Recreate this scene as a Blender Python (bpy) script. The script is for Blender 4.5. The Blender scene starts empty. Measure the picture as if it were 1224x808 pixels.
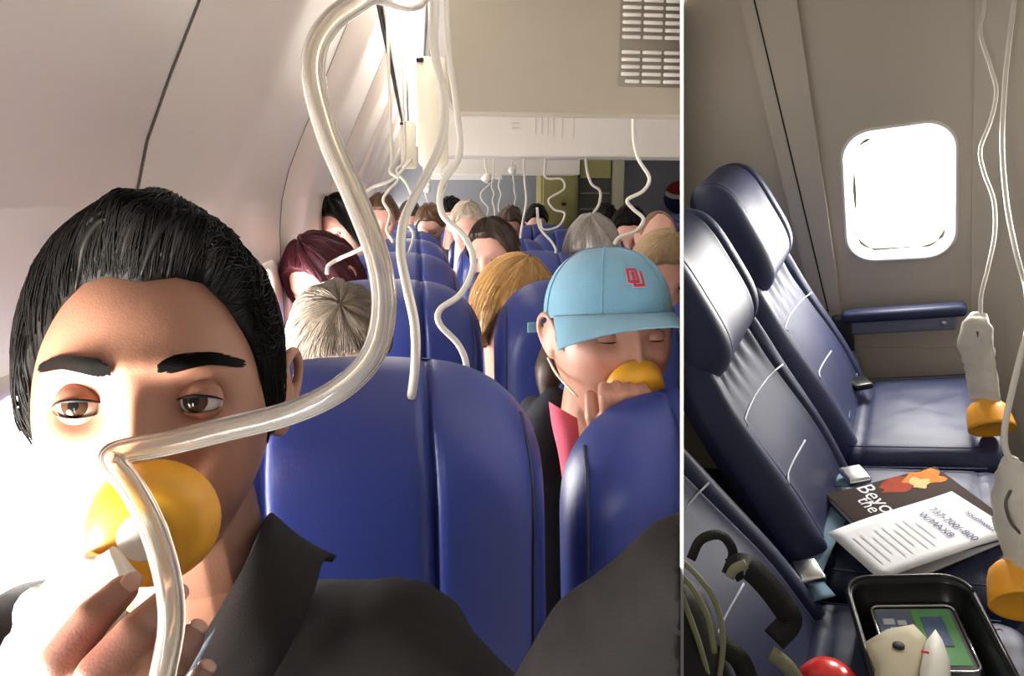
import bpy, bmesh, math, random
import numpy as np
from mathutils import Vector, Matrix, Euler

random.seed(7)
rng = np.random.default_rng(7)
SC = bpy.context.scene
COL = SC.collection

# ------------------------------------------------------------------ camera
FPX, PX0, PY0 = 850.0, 612.0, 404.0
cam_data = bpy.data.cameras.new('camera')
cam_data.sensor_width = 36.0
cam_data.lens = FPX / 1224.0 * 36.0
cam_data.clip_start = 0.02
cam = bpy.data.objects.new('camera', cam_data)
COL.objects.link(cam)
MC = Matrix.Translation((0, 0, 1.33)) @ Euler((math.radians(90 - 11.25), 0, math.radians(-7.5)), 'XYZ').to_matrix().to_4x4()
cam.matrix_world = MC
SC.camera = cam
# ------------------------------------------------------------------ world and exposure
world = bpy.data.worlds.new('world')
SC.world = world
world.use_nodes = True
WORLD_STRENGTH = 0.24
world.node_tree.nodes['Background'].inputs[0].default_value = (1.0, 0.95, 0.9, 1)
world.node_tree.nodes['Background'].inputs[1].default_value = WORLD_STRENGTH
SC.view_settings.view_transform = 'Standard'
SC.view_settings.look = 'None'
SC.view_settings.gamma = 1.0
SC.view_settings.use_curve_mapping = False
SC.view_settings.exposure = 0.0
SC.cycles.use_denoising = True
SC.cycles.max_bounces = 10
SC.cycles.transparent_max_bounces = 16
SC.cycles.sample_clamp_indirect = 6.0
# strengths of the daylight in the window panes and of the cabin lamps
WIN_L, WIN_R, STRIP = 42.0, 68.0, 8.0

# sunlight coming in through the window beside the man
sun_l = bpy.data.lights.new('window_sunlight', 'AREA')
sun_l.shape = 'RECTANGLE'; sun_l.size = 0.12; sun_l.size_y = 0.24; sun_l.energy = 4.6; sun_l.color = (1.0, 0.93, 0.84); sun_l.spread = math.radians(70)
sun_o = bpy.data.objects.new('window_sunlight', sun_l)
COL.objects.link(sun_o)
sun_o.location = (-0.362, 0.27, 1.03)
sun_o.rotation_euler = (Vector((-0.20, 0.38, 1.18)) - Vector(sun_o.location)).to_track_quat('-Z', 'Y').to_euler()

# the second cabin bay: X forward, Y to its window wall, Z up
def _rot(rx, ry, rz):
    return (Matrix.Rotation(rz, 3, 'Z') @ Matrix.Rotation(ry, 3, 'Y') @ Matrix.Rotation(rx, 3, 'X'))
_B = Matrix(((1, 0, 0), (0, 0, 1), (0, -1, 0)))
_RS = (_rot(0.419, -0.546, 0.003) @ _B).to_4x4()
MS = MC @ Matrix.Translation((0.866, -0.706, -1.959)) @ _RS
MSI = MS.inverted()
ML = Matrix.Identity(4)
MCI = MC.inverted()
CAMP = MC.translation.copy()

def P(px, py, d):
    """pixel and depth to a point"""
    return MC @ Vector(((px - PX0) / FPX * d, -(py - PY0) / FPX * d, -d))

def ray(px, py, frame=ML):
    inv = frame.inverted()
    o = inv @ CAMP
    return o, ((inv @ P(px, py, 1.0)) - o)

def hit(px, py, axis, val, frame=ML):
    """where a pixel's ray meets the plane axis = val of a bay"""
    o, d = ray(px, py, frame)
    i = 'xyz'.index(axis)
    return o + d * ((val - o[i]) / d[i])

def SP(px, py, d):
    return MSI @ P(px, py, d)

# ------------------------------------------------------------------ materials
MATS = {}
def mat(name, col, rough=0.5, metal=0.0, var=0.06, vscale=25.0, bump=0.0, bscale=200.0, spec=0.5, coat=0.0, trans=0.0,
        emit=0.0, sss=0.0, ior=1.45, sheen=0.0, emitcol=None, alpha=1.0, attr=None):
    if name in MATS:
        return MATS[name]
    m = bpy.data.materials.new(name)
    m.use_nodes = True
    nt = m.node_tree
    b = nt.nodes['Principled BSDF']
    b.inputs['Roughness'].default_value = rough
    b.inputs['Metallic'].default_value = metal
    b.inputs['IOR'].default_value = ior
    b.inputs['Specular IOR Level'].default_value = spec
    b.inputs['Coat Weight'].default_value = coat
    b.inputs['Transmission Weight'].default_value = trans
    b.inputs['Alpha'].default_value = alpha
    if sheen: b.inputs['Sheen Weight'].default_value = sheen
    if sss:
        b.inputs['Subsurface Weight'].default_value = sss
        b.inputs['Subsurface Radius'].default_value = (0.008, 0.003, 0.0015)
        b.inputs['Subsurface Scale'].default_value = 1.0
    tc = nt.nodes.new('ShaderNodeTexCoord')
    nz = nt.nodes.new('ShaderNodeTexNoise')
    nz.inputs['Scale'].default_value = vscale
    nz.inputs['Detail'].default_value = 4
    nt.links.new(tc.outputs['Object'], nz.inputs['Vector'])
    mx = nt.nodes.new('ShaderNodeMix'); mx.data_type = 'RGBA'
    c = Vector(col[:3])
    mx.inputs['A'].default_value = (*(c * (1 - var)), 1)
    mx.inputs['B'].default_value = (*[min(1, q) for q in c * (1 + var)], 1)
    nt.links.new(nz.outputs['Fac'], mx.inputs['Factor'])
    out = mx.outputs['Result']
    if attr:
        at = nt.nodes.new('ShaderNodeVertexColor'); at.layer_name = attr
        mm = nt.nodes.new('ShaderNodeMix'); mm.data_type = 'RGBA'; mm.blend_type = 'MULTIPLY'
        mm.inputs['Factor'].default_value = 1.0
        nt.links.new(out, mm.inputs['A']); nt.links.new(at.outputs['Color'], mm.inputs['B'])
        out = mm.outputs['Result']
    nt.links.new(out, b.inputs['Base Color'])
    if bump:
        n2 = nt.nodes.new('ShaderNodeTexNoise')
        n2.inputs['Scale'].default_value = bscale
        n2.inputs['Detail'].default_value = 3
        nt.links.new(tc.outputs['Object'], n2.inputs['Vector'])
        bp = nt.nodes.new('ShaderNodeBump')
        bp.inputs['Strength'].default_value = bump
        bp.inputs['Distance'].default_value = 0.002
        nt.links.new(n2.outputs['Fac'], bp.inputs['Height'])
        nt.links.new(bp.outputs['Normal'], b.inputs['Normal'])
    if emit:
        b.inputs['Emission Color'].default_value = (*(emitcol or col)[:3], 1)
        b.inputs['Emission Strength'].default_value = emit
    MATS[name] = m
    return m

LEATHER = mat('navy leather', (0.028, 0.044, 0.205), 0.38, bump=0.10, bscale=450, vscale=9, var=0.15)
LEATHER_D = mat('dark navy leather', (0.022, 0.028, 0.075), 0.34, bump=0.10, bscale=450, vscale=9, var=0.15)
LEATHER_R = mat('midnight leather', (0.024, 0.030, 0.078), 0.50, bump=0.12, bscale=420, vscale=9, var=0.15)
PIPING = mat('leather piping', (0.016, 0.022, 0.06), 0.45)
THREAD = mat('pale seam piping', (0.42, 0.43, 0.5), 0.4)
PLASTIC_G = mat('grey cabin plastic', (0.33, 0.31, 0.29), 0.45)
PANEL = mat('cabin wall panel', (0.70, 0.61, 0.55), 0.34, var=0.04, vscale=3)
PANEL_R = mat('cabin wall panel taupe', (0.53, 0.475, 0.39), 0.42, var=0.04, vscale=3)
BINW = mat('bin cream plastic', (0.74, 0.70, 0.64), 0.45, var=0.03)
BING = mat('bin warm grey plastic', (0.37, 0.325, 0.255), 0.55, var=0.03)
DARK = mat('black gap', (0.012, 0.011, 0.01), 0.7)
BLACKP = mat('black plastic', (0.012, 0.012, 0.012), 0.28)
CARPET = mat('dark blue carpet', (0.018, 0.018, 0.024), 0.95, bump=0.5, bscale=600)
BULK = mat('bulkhead grey laminate', (0.30, 0.31, 0.35), 0.5, var=0.05, vscale=2)
OLIVE = mat('olive galley laminate', (0.27, 0.24, 0.09), 0.5)
YELLOWG = mat('yellow galley laminate', (0.50, 0.45, 0.18), 0.5)
BEIGE = mat('beige post', (0.55, 0.52, 0.36), 0.5)
MASKY = mat('yellow silicone mask', (0.80, 0.40, 0.03), 0.42, var=0.04, sss=0.15)
MASKO = mat('orange silicone mask', (0.83, 0.36, 0.02), 0.45, var=0.06)
BAG = mat('crinkled clear bag', (0.75, 0.71, 0.62), 0.30, bump=0.8, bscale=60, trans=0.35, vscale=30, var=0.12)
WHITEP = mat('white plastic', (0.80, 0.78, 0.74), 0.4)
TUBE = mat('clear vinyl tube', (0.96, 0.92, 0.84), 0.12, trans=0.86, ior=1.28, var=0.02)
TUBE_W = mat('milky vinyl tube', (0.83, 0.79, 0.70), 0.28, trans=0.30, var=0.02)
ELASTIC = mat('white elastic', (0.78, 0.72, 0.62), 0.6)
SKIN_M = mat('tan skin', (0.36, 0.175, 0.112), 0.48, var=0.07, vscale=60, bump=0.10, bscale=900, sss=0.12, attr='tone')
SKIN_W = mat('warm skin', (0.52, 0.27, 0.19), 0.45, var=0.06, vscale=60, sss=0.12, attr='tone')
SKIN_P = mat('pink skin', (0.66, 0.37, 0.29), 0.5, var=0.06, vscale=40, attr='tone')
JACKET = mat('charcoal jacket cloth', (0.013, 0.0115, 0.011), 0.85, var=0.25, vscale=40, bump=0.2, bscale=900, spec=.25)
DENIM = mat('blue grey denim lining', (0.10, 0.13, 0.17), 0.8, bump=0.5, bscale=700)
EYEW = mat('eye white', (0.50, 0.44, 0.40), 0.15)
IRIS = mat('dark brown iris', (0.035, 0.018, 0.010), 0.08)
PUPIL = mat('pupil black', (0.004, 0.004, 0.004), 0.05)
HAIRBLK = mat('black hair', (0.006, 0.005, 0.0045), 0.50, var=0.3, vscale=80, spec=.16)
NAIL = mat('finger nail', (0.48, 0.27, 0.20), 0.3)
WINPANE = mat('daylight window pane left', (1, 1, 1), 0.3, emit=WIN_L, emitcol=(1.0, 0.96, 0.92))
WINPANE_R = mat('daylight window pane right', (1, 1, 1), 0.3, emit=WIN_R, emitcol=(1.0, 0.97, 0.92))
STRIPM = mat('lit cabin light cover', (1, 1, 1), 0.4, emit=STRIP, emitcol=(1.0, 0.93, 0.82))

# ------------------------------------------------------------------ mesh helpers
SIDE = {}          # object name -> 'L' or 'R': which bay it belongs to
def link(o, side):
    COL.objects.link(o)
    SIDE[o.name] = side
    return o

class MB:
    def __init__(s): s.v = []; s.f = []
    def add(s, v, f):
        n = len(s.v)
        s.v += [Vector(q) for q in v]
        s.f += [tuple(i + n for i in q) for q in f]
        return s

def raw_mesh(name, v, f, m=None, smooth=True):
    me = bpy.data.meshes.new(name)
    me.from_pydata([tuple(q) for q in v], [], [tuple(q) for q in f])
    bm = bmesh.new(); bm.from_mesh(me)
    bmesh.ops.remove_doubles(bm, verts=bm.verts, dist=1e-6)
    bmesh.ops.recalc_face_normals(bm, faces=bm.faces)
    bm.to_mesh(me); bm.free()
    if m: me.materials.append(m)
    if smooth:
        me.polygons.foreach_set('use_smooth', [True] * len(me.polygons))
    me.update()
    return me

def thing(name, label, cat, base, frame=ML, group=None, rot=None):
    o = bpy.data.objects.new(name, None)
    o.empty_display_size = 0.05
    link(o, 'L' if frame is ML else 'R')
    o.matrix_world = frame @ Matrix.Translation(Vector(base)) @ (rot.to_4x4() if rot else Matrix.Identity(4))
    o['label'] = label; o['category'] = cat
    if group: o['group'] = group
    o['_b'] = [float(q) for q in base]
    return o

def solo(name, mesh, label, cat, base, frame=ML, group=None, kind=None):
    """a top-level thing that is one mesh, its vertices given in the bay's frame"""
    mesh.transform(Matrix.Translation(-Vector(base)))
    o = bpy.data.objects.new(name, mesh)
    link(o, 'L' if frame is ML else 'R')
    o.matrix_world = frame @ Matrix.Translation(Vector(base))
    if label: o['label'] = label
    if cat: o['category'] = cat
    if group: o['group'] = group
    if kind: o['kind'] = kind
    return o

def part(root, name, mesh, local=False, label=None, kind=None, top=None):
    """a part: vertices in the bay's frame unless local"""
    if not local:
        b = (top or root)['_b']
        mesh.transform(Matrix.Translation((-b[0], -b[1], -b[2])))
    o = bpy.data.objects.new(name, mesh)
    link(o, SIDE[root.name])
    o.parent = root
    if label: o['label'] = label
    if kind: o['kind'] = kind
    return o

def struct(name, mesh, frame=ML, parent=None):
    o = bpy.data.objects.new(name, mesh)
    link(o, 'L' if frame is ML else 'R')
    if parent is not None:
        o.parent = parent
    else:
        o.matrix_world = frame
        o['kind'] = 'structure'
    return o

def copy_tree(o, parent=None):
    c = o.copy(); link(c, SIDE[o.name]); c.parent = parent
    for ch in list(o.children): copy_tree(ch, c)
    return c

def box(x0, x1, y0, y1, z0, z1):
    v = [(x, y, z) for z in (z0, z1) for y in (y0, y1) for x in (x0, x1)]
    f = [(0, 1, 3, 2), (4, 6, 7, 5), (0, 4, 5, 1), (2, 3, 7, 6), (0, 2, 6, 4), (1, 5, 7, 3)]
    return v, f

def rbox(c, size, bev=0.01, segs=3, rot=None):
    """bevelled box"""
    bm = bmesh.new()
    bmesh.ops.create_cube(bm, size=1.0)
    for v in bm.verts: v.co = Vector((v.co.x * size[0], v.co.y * size[1], v.co.z * size[2]))
    bev = min(bev, 0.49 * min(size))
    bmesh.ops.bevel(bm, geom=list(bm.edges), offset=bev, segments=segs, affect='EDGES', profile=0.5)
    bm.verts.index_update()
    R = rot or Matrix.Identity(3)
    v = [R @ q.co + Vector(c) for q in bm.verts]
    f = [tuple(q.index for q in p.verts) for p in bm.faces]
    bm.free()
    return v, f

def catmull(pts, sub=6):
    pts = [Vector(p) for p in pts]
    if len(pts) < 3:
        return [pts[0].lerp(pts[-1], i / sub) for i in range(sub + 1)]
    q = [pts[0] * 2 - pts[1]] + pts + [pts[-1] * 2 - pts[-2]]
    out = []
    for i in range(1, len(q) - 2):
        a, b, c, d = q[i - 1], q[i], q[i + 1], q[i + 2]
        for k in range(sub):
            t = k / sub
            out.append(0.5 * ((2 * b) + (c - a) * t + (2 * a - 5 * b + 4 * c - d) * t * t + (3 * b - a - 3 * c + d) * t ** 3))
    out.append(pts[-1])
    return out

def frames(path):
    T = []
    n = len(path)
    for i in range(n):
        t = path[min(i + 1, n - 1)] - path[max(i - 1, 0)]
        T.append(t.normalized() if t.length > 1e-9 else Vector((0, 0, 1)))
    u = T[0].orthogonal().normalized()
    U = []
    for i in range(n):
        u = u - T[i] * u.dot(T[i])
        u = u.normalized() if u.length > 1e-9 else T[i].orthogonal().normalized()
        U.append(u)
    return T, U

def tube(pts, r, segs=8, sub=6, caps=True, raw=False, sx=1.0):
    path = [Vector(p) for p in pts] if raw else catmull(pts, sub)
    n = len(path)
    if isinstance(r, (list, tuple)):
        rr = [np.interp(i / (n - 1), np.linspace(0, 1, len(r)), r) for i in range(n)]
    else:
        rr = [r] * n
    T, U = frames(path)
    v, f = [], []
    for i in range(n):
        w = T[i].cross(U[i])
        for k in range(segs):
            a = 2 * math.pi * k / segs
            v.append(path[i] + (U[i] * math.cos(a) * sx + w * math.sin(a)) * rr[i])
    for i in range(n - 1):
        for k in range(segs):
            k2 = (k + 1) % segs
            f.append((i * segs + k, i * segs + k2, (i + 1) * segs + k2, (i + 1) * segs + k))
    if caps:
        f.append(tuple(range(segs - 1, -1, -1)))
        f.append(tuple(range((n - 1) * segs, n * segs)))
    return v, f

def hollow_tube(pts, r, ri, segs=14, sub=8):
    v1, f1 = tube(pts, r, segs, sub, caps=False)
    v2, f2 = tube(pts, ri, segs, sub, caps=False)
    n = len(v1)
    f = f1 + [tuple(i + n for i in reversed(q)) for q in f2]
    for k in range(segs):
        k2 = (k + 1) % segs
        f.append((k2, k, n + k, n + k2))
        e = n - segs
        f.append((e + k, e + k2, n + e + k2, n + e + k))
    return v1 + v2, f

def lathe(prof, origin, axis, segs=32, squash=1.0, up=None):
    """profile of (radius, height) turned about an axis"""
    a = Vector(axis).normalized()
    u = (Vector(up) - a * Vector(up).dot(a)).normalized() if up is not None else a.orthogonal().normalized()
    w = a.cross(u)
    v, f = [], []
    for (r, h) in prof:
        for k in range(segs):
            t = 2 * math.pi * k / segs
            v.append(Vector(origin) + a * h + u * math.cos(t) * r + w * math.sin(t) * r * squash)
    for i in range(len(prof) - 1):
        for k in range(segs):
            k2 = (k + 1) % segs
            f.append((i * segs + k, i * segs + k2, (i + 1) * segs + k2, (i + 1) * segs + k))
    f.append(tuple(range(segs - 1, -1, -1)))
    f.append(tuple(range((len(prof) - 1) * segs, len(prof) * segs)))
    return v, f

def grid(nu, nv, fn, wrap=False):
    v = [Vector(fn(i / (nu - 1) if not wrap else i / nu, j / (nv - 1))) for j in range(nv) for i in range(nu)]
    f = []
    for j in range(nv - 1):
        for i in range(nu if wrap else nu - 1):
            i2 = (i + 1) % nu
            f.append((j * nu + i, j * nu + i2, (j + 1) * nu + i2, (j + 1) * nu + i))
    return v, f

def capsule(p0, p1, r0, r1, segs=14):
    p0, p1 = Vector(p0), Vector(p1)
    a = p1 - p0
    L = a.length
    if L < 1e-6: a = Vector((0, 0, 1)); L = 1e-6
    prof = []
    for k in range(5): 
        t = math.pi / 2 * k / 5
        prof.append((max(1e-4, r0 * math.sin(t)), -r0 * math.cos(t)))
    prof.append((r0, 0)); prof.append((r1, L))
    for k in range(1, 6):
        t = math.pi / 2 * k / 5
        prof.append((max(1e-4, r1 * math.cos(t)), L + r1 * math.sin(t)))
    return lathe(prof, p0, a, segs)

def chain(pts, rad, segs=14):
    mb = MB()
    for i in range(len(pts) - 1):
        mb.add(*capsule(pts[i], pts[i + 1], rad[i], rad[i + 1], segs))
    return mb.v, mb.f

def ellipsoid(c, r, rot=None, nu=24, nv=16):
    R = rot or Matrix.Identity(3)
    def fn(u, v):
        la = 2 * math.pi * u; ph = math.pi * (v - 0.5) * 0.998
        return Vector(c) + R @ Vector((r[0] * math.cos(ph) * math.cos(la), r[1] * math.cos(ph) * math.sin(la), r[2] * math.sin(ph)))
    v, f = grid(nu, nv, fn, wrap=True)
    f.append(tuple(range(nu - 1, -1, -1))); f.append(tuple(range((nv - 1) * nu, nv * nu)))
    return v, f

def remesh(name, v, f, voxel, m=None, smooth=4, factor=0.5, disp=None):
    me = raw_mesh(name + '_src', v, f)
    o = bpy.data.objects.new(name + '_src', me)
    COL.objects.link(o)
    md = o.modifiers.new('r', 'REMESH'); md.mode = 'VOXEL'; md.voxel_size = voxel; md.adaptivity = 0
    if smooth:
        ms = o.modifiers.new('s', 'SMOOTH'); ms.factor = factor; ms.iterations = smooth
    dg = bpy.context.evaluated_depsgraph_get()
    r = bpy.data.meshes.new_from_object(o.evaluated_get(dg))
    bpy.data.objects.remove(o); bpy.data.meshes.remove(me)
    r.name = name
    if disp:
        for q in r.vertices: q.co = disp(q.co)
    r.materials.clear()
    if m: r.materials.append(m)
    r.polygons.foreach_set('use_smooth', [True] * len(r.polygons))
    r.update()
    return r

def tone(me, fn):
    """paint colouring (lips, stubble, darker lids and eye sockets) as an attribute"""
    a = me.color_attributes.new('tone', 'FLOAT_COLOR', 'POINT')
    co = np.empty(len(me.vertices) * 3); me.vertices.foreach_get('co', co)
    c = fn(co.reshape(-1, 3))
    a.data.foreach_set('color', np.concatenate([c, np.ones((len(c), 1))], 1).ravel())

def text_mesh(txt, size, m, M, extrude=0.0004, align='CENTER', font=None):
    cu = bpy.data.curves.new('txt', 'FONT')
    cu.body = txt; cu.size = size; cu.extrude = extrude; cu.align_x = align; cu.align_y = 'CENTER'; cu.resolution_u = 3
    o = bpy.data.objects.new('txt', cu); COL.objects.link(o)
    dg = bpy.context.evaluated_depsgraph_get()
    me = bpy.data.meshes.new_from_object(o.evaluated_get(dg))
    bpy.data.objects.remove(o); bpy.data.curves.remove(cu)
    me.transform(M)
    me.materials.clear(); me.materials.append(m)
    return me

def sstep(a, b, x):
    t = np.clip((x - a) / (b - a), 0, 1)
    return t * t * (3 - 2 * t)

# ================================================================== LEFT BAY: the cabin
WALLX = -0.37
WALL_PROF = [(-0.37, 0.02), (-0.37, 0.80), (-0.37, 1.16), (-0.368, 1.24), (-0.358, 1.32), (-0.335, 1.40), (-0.300, 1.48),
             (-0.262, 1.56), (-0.222, 1.65), (-0.180, 1.74), (-0.138, 1.83), (-0.100, 1.915)]
BAYS = [-0.04 + 1.02 * k for k in range(0, 9)]
wall_left = struct('wall_left', raw_mesh('wall_left', *box(-0.46, -0.43, -0.6, 8.66, 0.0, 2.05), DARK, False))

def wall_panel(y0, y1, wins):
    mb = MB()
    def strip(a, b, ya, yb):
        n = len(a) if False else 2
        mb.add([(a[0], ya, a[1]), (a[0], yb, a[1]), (b[0], yb, b[1]), (b[0], ya, b[1])], [(0, 1, 2, 3)])
    for i in range(len(WALL_PROF) - 1):
        a, b = WALL_PROF[i], WALL_PROF[i + 1]
        if i == 1:
            y = y0
            for c in wins:
                strip(a, b, y, c - 0.135); y = c + 0.135
            strip(a, b, y, y1)
        else:
            strip(a, b, y0, y1)
    # returns into the joints
    for yy in (y0, y1):
        for i in range(len(WALL_PROF) - 1):
            a, b = WALL_PROF[i], WALL_PROF[i + 1]
            mb.add([(a[0], yy, a[1]), (b[0], yy, b[1]), (b[0] - 0.03, yy, b[1]), (a[0] - 0.03, yy, a[1])], [(0, 1, 2, 3)])
    return raw_mesh('wall_panel', mb.v, mb.f, PANEL)

def rrect(w, h, r, n=8):
    pts = []
    for cx, cy, a0 in ((w / 2 - r, h / 2 - r, 0), (-w / 2 + r, h / 2 - r, 90), (-w / 2 + r, -h / 2 + r, 180), (w / 2 - r, -h / 2 + r, 270)):
        for k in range(n + 1):
            a = math.radians(a0 + 90 * k / n)
            pts.append((cx + r * math.cos(a), cy + r * math.sin(a)))
    return pts

def ring_loft(loops):
    """loft closed loops of equal length"""
    v, f = [], []
    n = len(loops[0])
    for L in loops: v += [Vector(q) for q in L]
    for j in range(len(loops) - 1):
        for i in range(n):
            i2 = (i + 1) % n
            f.append((j * n + i, j * n + i2, (j + 1) * n + i2, (j + 1) * n + i))
    return v, f

wz = 0.98
w0 = None
wn = 0
for k in range(len(BAYS)):
    y0, y1 = BAYS[k] + 0.0035, BAYS[k] + 1.02 - 0.0035
    wins = [BAYS[k] + 0.255, BAYS[k] + 0.765]
    if k == 0: y0 = -0.55; wins = [-0.26] + wins
    if k == 8: y1 = 8.6; wins = wins[:1]
    struct('wall_panel', wall_panel(y0, y1, wins), parent=wall_left)
    if k < 8:
        mb = MB()
        for i in range(len(WALL_PROF) - 1):
            a_, b_ = WALL_PROF[i], WALL_PROF[i + 1]
            mb.add([(a_[0] + .0008, BAYS[k] + 1.0165, a_[1]), (a_[0] + .0008, BAYS[k] + 1.0245, a_[1]), (b_[0] + .0008, BAYS[k] + 1.0245, b_[1]), (b_[0] + .0008, BAYS[k] + 1.0165, b_[1])], [(0, 1, 2, 3)])
        struct('panel_joint', raw_mesh('panel_joint', mb.v, mb.f, mat('panel joint shadow gap', (.09, .075, .065), .8)), parent=wall_left)
    for c in wins:
        if w0 is None:
            L = lambda w, h, r, x: [(x, a, b) for a, b in rrect(w, h, r)]
            fr = raw_mesh('window_frame', *ring_loft([L(.285, .385, .02, WALLX - .004), L(.285, .385, .02, WALLX + .004), L(.262, .352, .07, WALLX + .005),
                                                      L(.245, .335, .065, WALLX - .004), L(.232, .322, .06, WALLX - .035), L(.2, .29, .05, WALLX - .036)]), BINW)
            pn = raw_mesh('window_pane', [(WALLX - .035, a, b) for a, b in rrect(.262, .352, .07)], [tuple(range(36))], WINPANE, False)
            w0 = (fr, pn)
        wn += 1
        wo = bpy.data.objects.new('window_%d' % wn, w0[0]); link(wo, 'L'); wo.location = (0, c, wz); wo['kind'] = 'structure'
        po = bpy.data.objects.new('window_pane', w0[1]); link(po, 'L'); po.parent = wo

# floor, ceiling and the far bulkhead
mb = MB().add(*box(-0.45, 3.4, -0.6, 8.66, -0.05, 0.0))
struct('floor', raw_mesh('floor', mb.v, mb.f, CARPET, False))
mb = MB().add(*box(-0.098, 3.4, -0.1, 8.66, 1.925, 1.97))
struct('ceiling', raw_mesh('ceiling', mb.v, mb.f, BINW, False))
struct('trim_1', raw_mesh('trim_1', *box(-0.112, -0.098, -0.1, 8.6, 1.900, 1.935), DARK, False))
mb = MB().add(*box(-0.45, 3.4, 8.6, 8.66, 0, 2.0))
struct('wall_back', raw_mesh('wall_back', mb.v, mb.f, BULK, False))

# the thin divider panel between the two bays, seen edge-on
def divider():
    a = math.atan((815.0 - PX0) / FPX)
    c, s = math.cos(a), math.sin(a)
    t = 0.001
    v, f = [], []
    for d, (lo, hi) in ((0.40, (-0.5, 0.5)), (10.2, (-1.9, 3.2))):
        for yy in (lo, hi):
            for k in (-1, 1):
                v.append(MC @ Vector((s * d / c + k * t * c, yy, -d + k * t * s)))
    f = [(0, 1, 3, 2), (4, 6, 7, 5), (0, 4, 5, 1), (2, 3, 7, 6), (0, 2, 6, 4), (1, 5, 7, 3)]
    return raw_mesh('wall_divider', v, f, mat('divider panel', (0.62, 0.60, 0.58), 0.5), False)
SIDE['wall_divider'] = 'N'
wd = bpy.data.objects.new('wall_divider', divider()); COL.objects.link(wd); wd['kind'] = 'structure'

# overhead: light strip and the dropped panels
def strip_lamp():
    t = thing('cabin_light_strip', 'long lit cabin light cover along the ceiling edge above the window wall', 'light', (-0.02, 4.8, 1.905))
    part(t, 'housing', raw_mesh('housing', *rbox((-0.022, 4.95, 1.915), (0.136, 7.1, 0.018), 0.004), BINW))
    for k in range(7):
        part(t, 'light_cover', raw_mesh('light_cover', *rbox((-0.02, 1.95 + k, 1.899), (0.10, 0.96, 0.014), 0.005), STRIPM))
strip_lamp()

def hang_panel(name, label, cat, Y, pxl, pxr, pyb, ztop, m, thick, corner, vent=False):
    a = hit(pxl, pyb, 'y', Y); b = hit(pxr, pyb, 'y', Y)
    x0, x1, zb = a.x, b.x, a.z
    t = thing(name, label, cat, ((x0 + x1) / 2, Y, ztop))
    pts = [(x0, ztop)] + [(x0 + corner - corner * math.cos(q), zb + corner - corner * math.sin(q)) for q in np.linspace(0, math.pi / 2, 8)] + [(x1, zb), (x1, ztop)]
    n = len(pts)
    e = 0.006
    loops = []
    cxm, czm = (x0 + x1) / 2, (zb + ztop) / 2
    def inset(s): return [(p[0] + (e if p[0] < cxm else 0) * s, Y, p[1] + (e if p[1] < czm else 0) * s) for p in pts]
    L1 = [(p[0], Y, p[2]) for p in inset(1)]
    L2 = [(p[0], Y + e, p[1]) for p in pts]
    L3 = [(p[0], Y + thick, p[1]) for p in pts]
    v, f = ring_loft([L1, L2, L3])
    f.append(tuple(range(n))); f.append(tuple(range(3 * n - 1, 2 * n - 1, -1)))
    part(t, 'panel_body', raw_mesh('panel_body', v, f, m, False))
    return t, x0, x1, zb

hp, x0, x1, zb = hang_panel('overhead_panel', 'warm grey overhead panel with rounded corner and slotted vent hanging from the ceiling', 'panel', 1.75, 534, 840, 136, 1.92, BING, 0.05, 0.035)
SLOT = mat('pale vent slat', (0.72, 0.69, 0.63), 0.5)
va = hit(739, 103, 'y', 1.745); vb = hit(830, -30, 'y', 1.745)
part(hp, 'vent_recess', raw_mesh('vent_recess', *rbox(((va.x + vb.x) / 2, 1.75, (va.z + vb.z) / 2), (vb.x - va.x, 0.004, vb.z - va.z), 0.0019), mat('vent recess', (0.24, 0.21, 0.17), 0.7)))
z = va.z + 0.012
k = 0
while z < 1.91:
    lo = 0.012 if k == 0 else 0.002
    for q in range(3):
        xa = va.x + 0.004 + q * 0.0535 + (lo if q == 0 else 0)
        xb = va.x + 0.0535 * (q + 1) - 0.002
        part(hp, 'vent_slat', raw_mesh('vent_slat', *rbox(((xa + xb) / 2, 1.745, z), (xb - xa, 0.006, 0.0085), 0.002, 1), SLOT))
    z += 0.0165 if k not in (4,) else 0.034
    k += 1
hp2, x0, x1, zb2 = hang_panel('overhead_panel', 'wide cream overhead panel with faint marks behind the warm grey vented panel', 'panel', 3.6, 512, 850, 186, 1.92, BINW, 0.30, 0.02)
MARK = mat('faint grey print', (0.5, 0.46, 0.42), 0.6)
for (pa, pb, y_, h_) in ((612, 621, 147, 1.4), (612, 621, 153, 1.4), (640, 648, 150, 10), (655, 662, 150, 12), (672, 686, 150, 14)):
    a = hit(pa, y_, 'y', 3.598); b = hit(pb, y_, 'y', 3.598)
    if h_ < 2:
        part(hp2, 'printed_mark', raw_mesh('printed_mark', *box(a.x, b.x, 3.596, 3.6, a.z - .002, a.z + .002), MARK, False))
    else:
        for xx in (a.x, b.x):
            part(hp2, 'printed_mark', raw_mesh('printed_mark', *box(xx - .0012, xx + .0012, 3.597, 3.6, a.z - h_ / 240., a.z + h_ / 240.), MARK, False))
hang_panel('overhead_panel', 'cream overhead panel ending in front of the olive galley cabinet', 'panel', 5.6, 508, 693, 208, 1.92, BINW, 0.30, 0.02)
hang_panel('overhead_panel', 'narrow pale overhead panel closest to the grey bulkhead', 'panel', 7.2, 506, 600, 214, 1.92, BINW, 0.30, 0.02)

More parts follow.
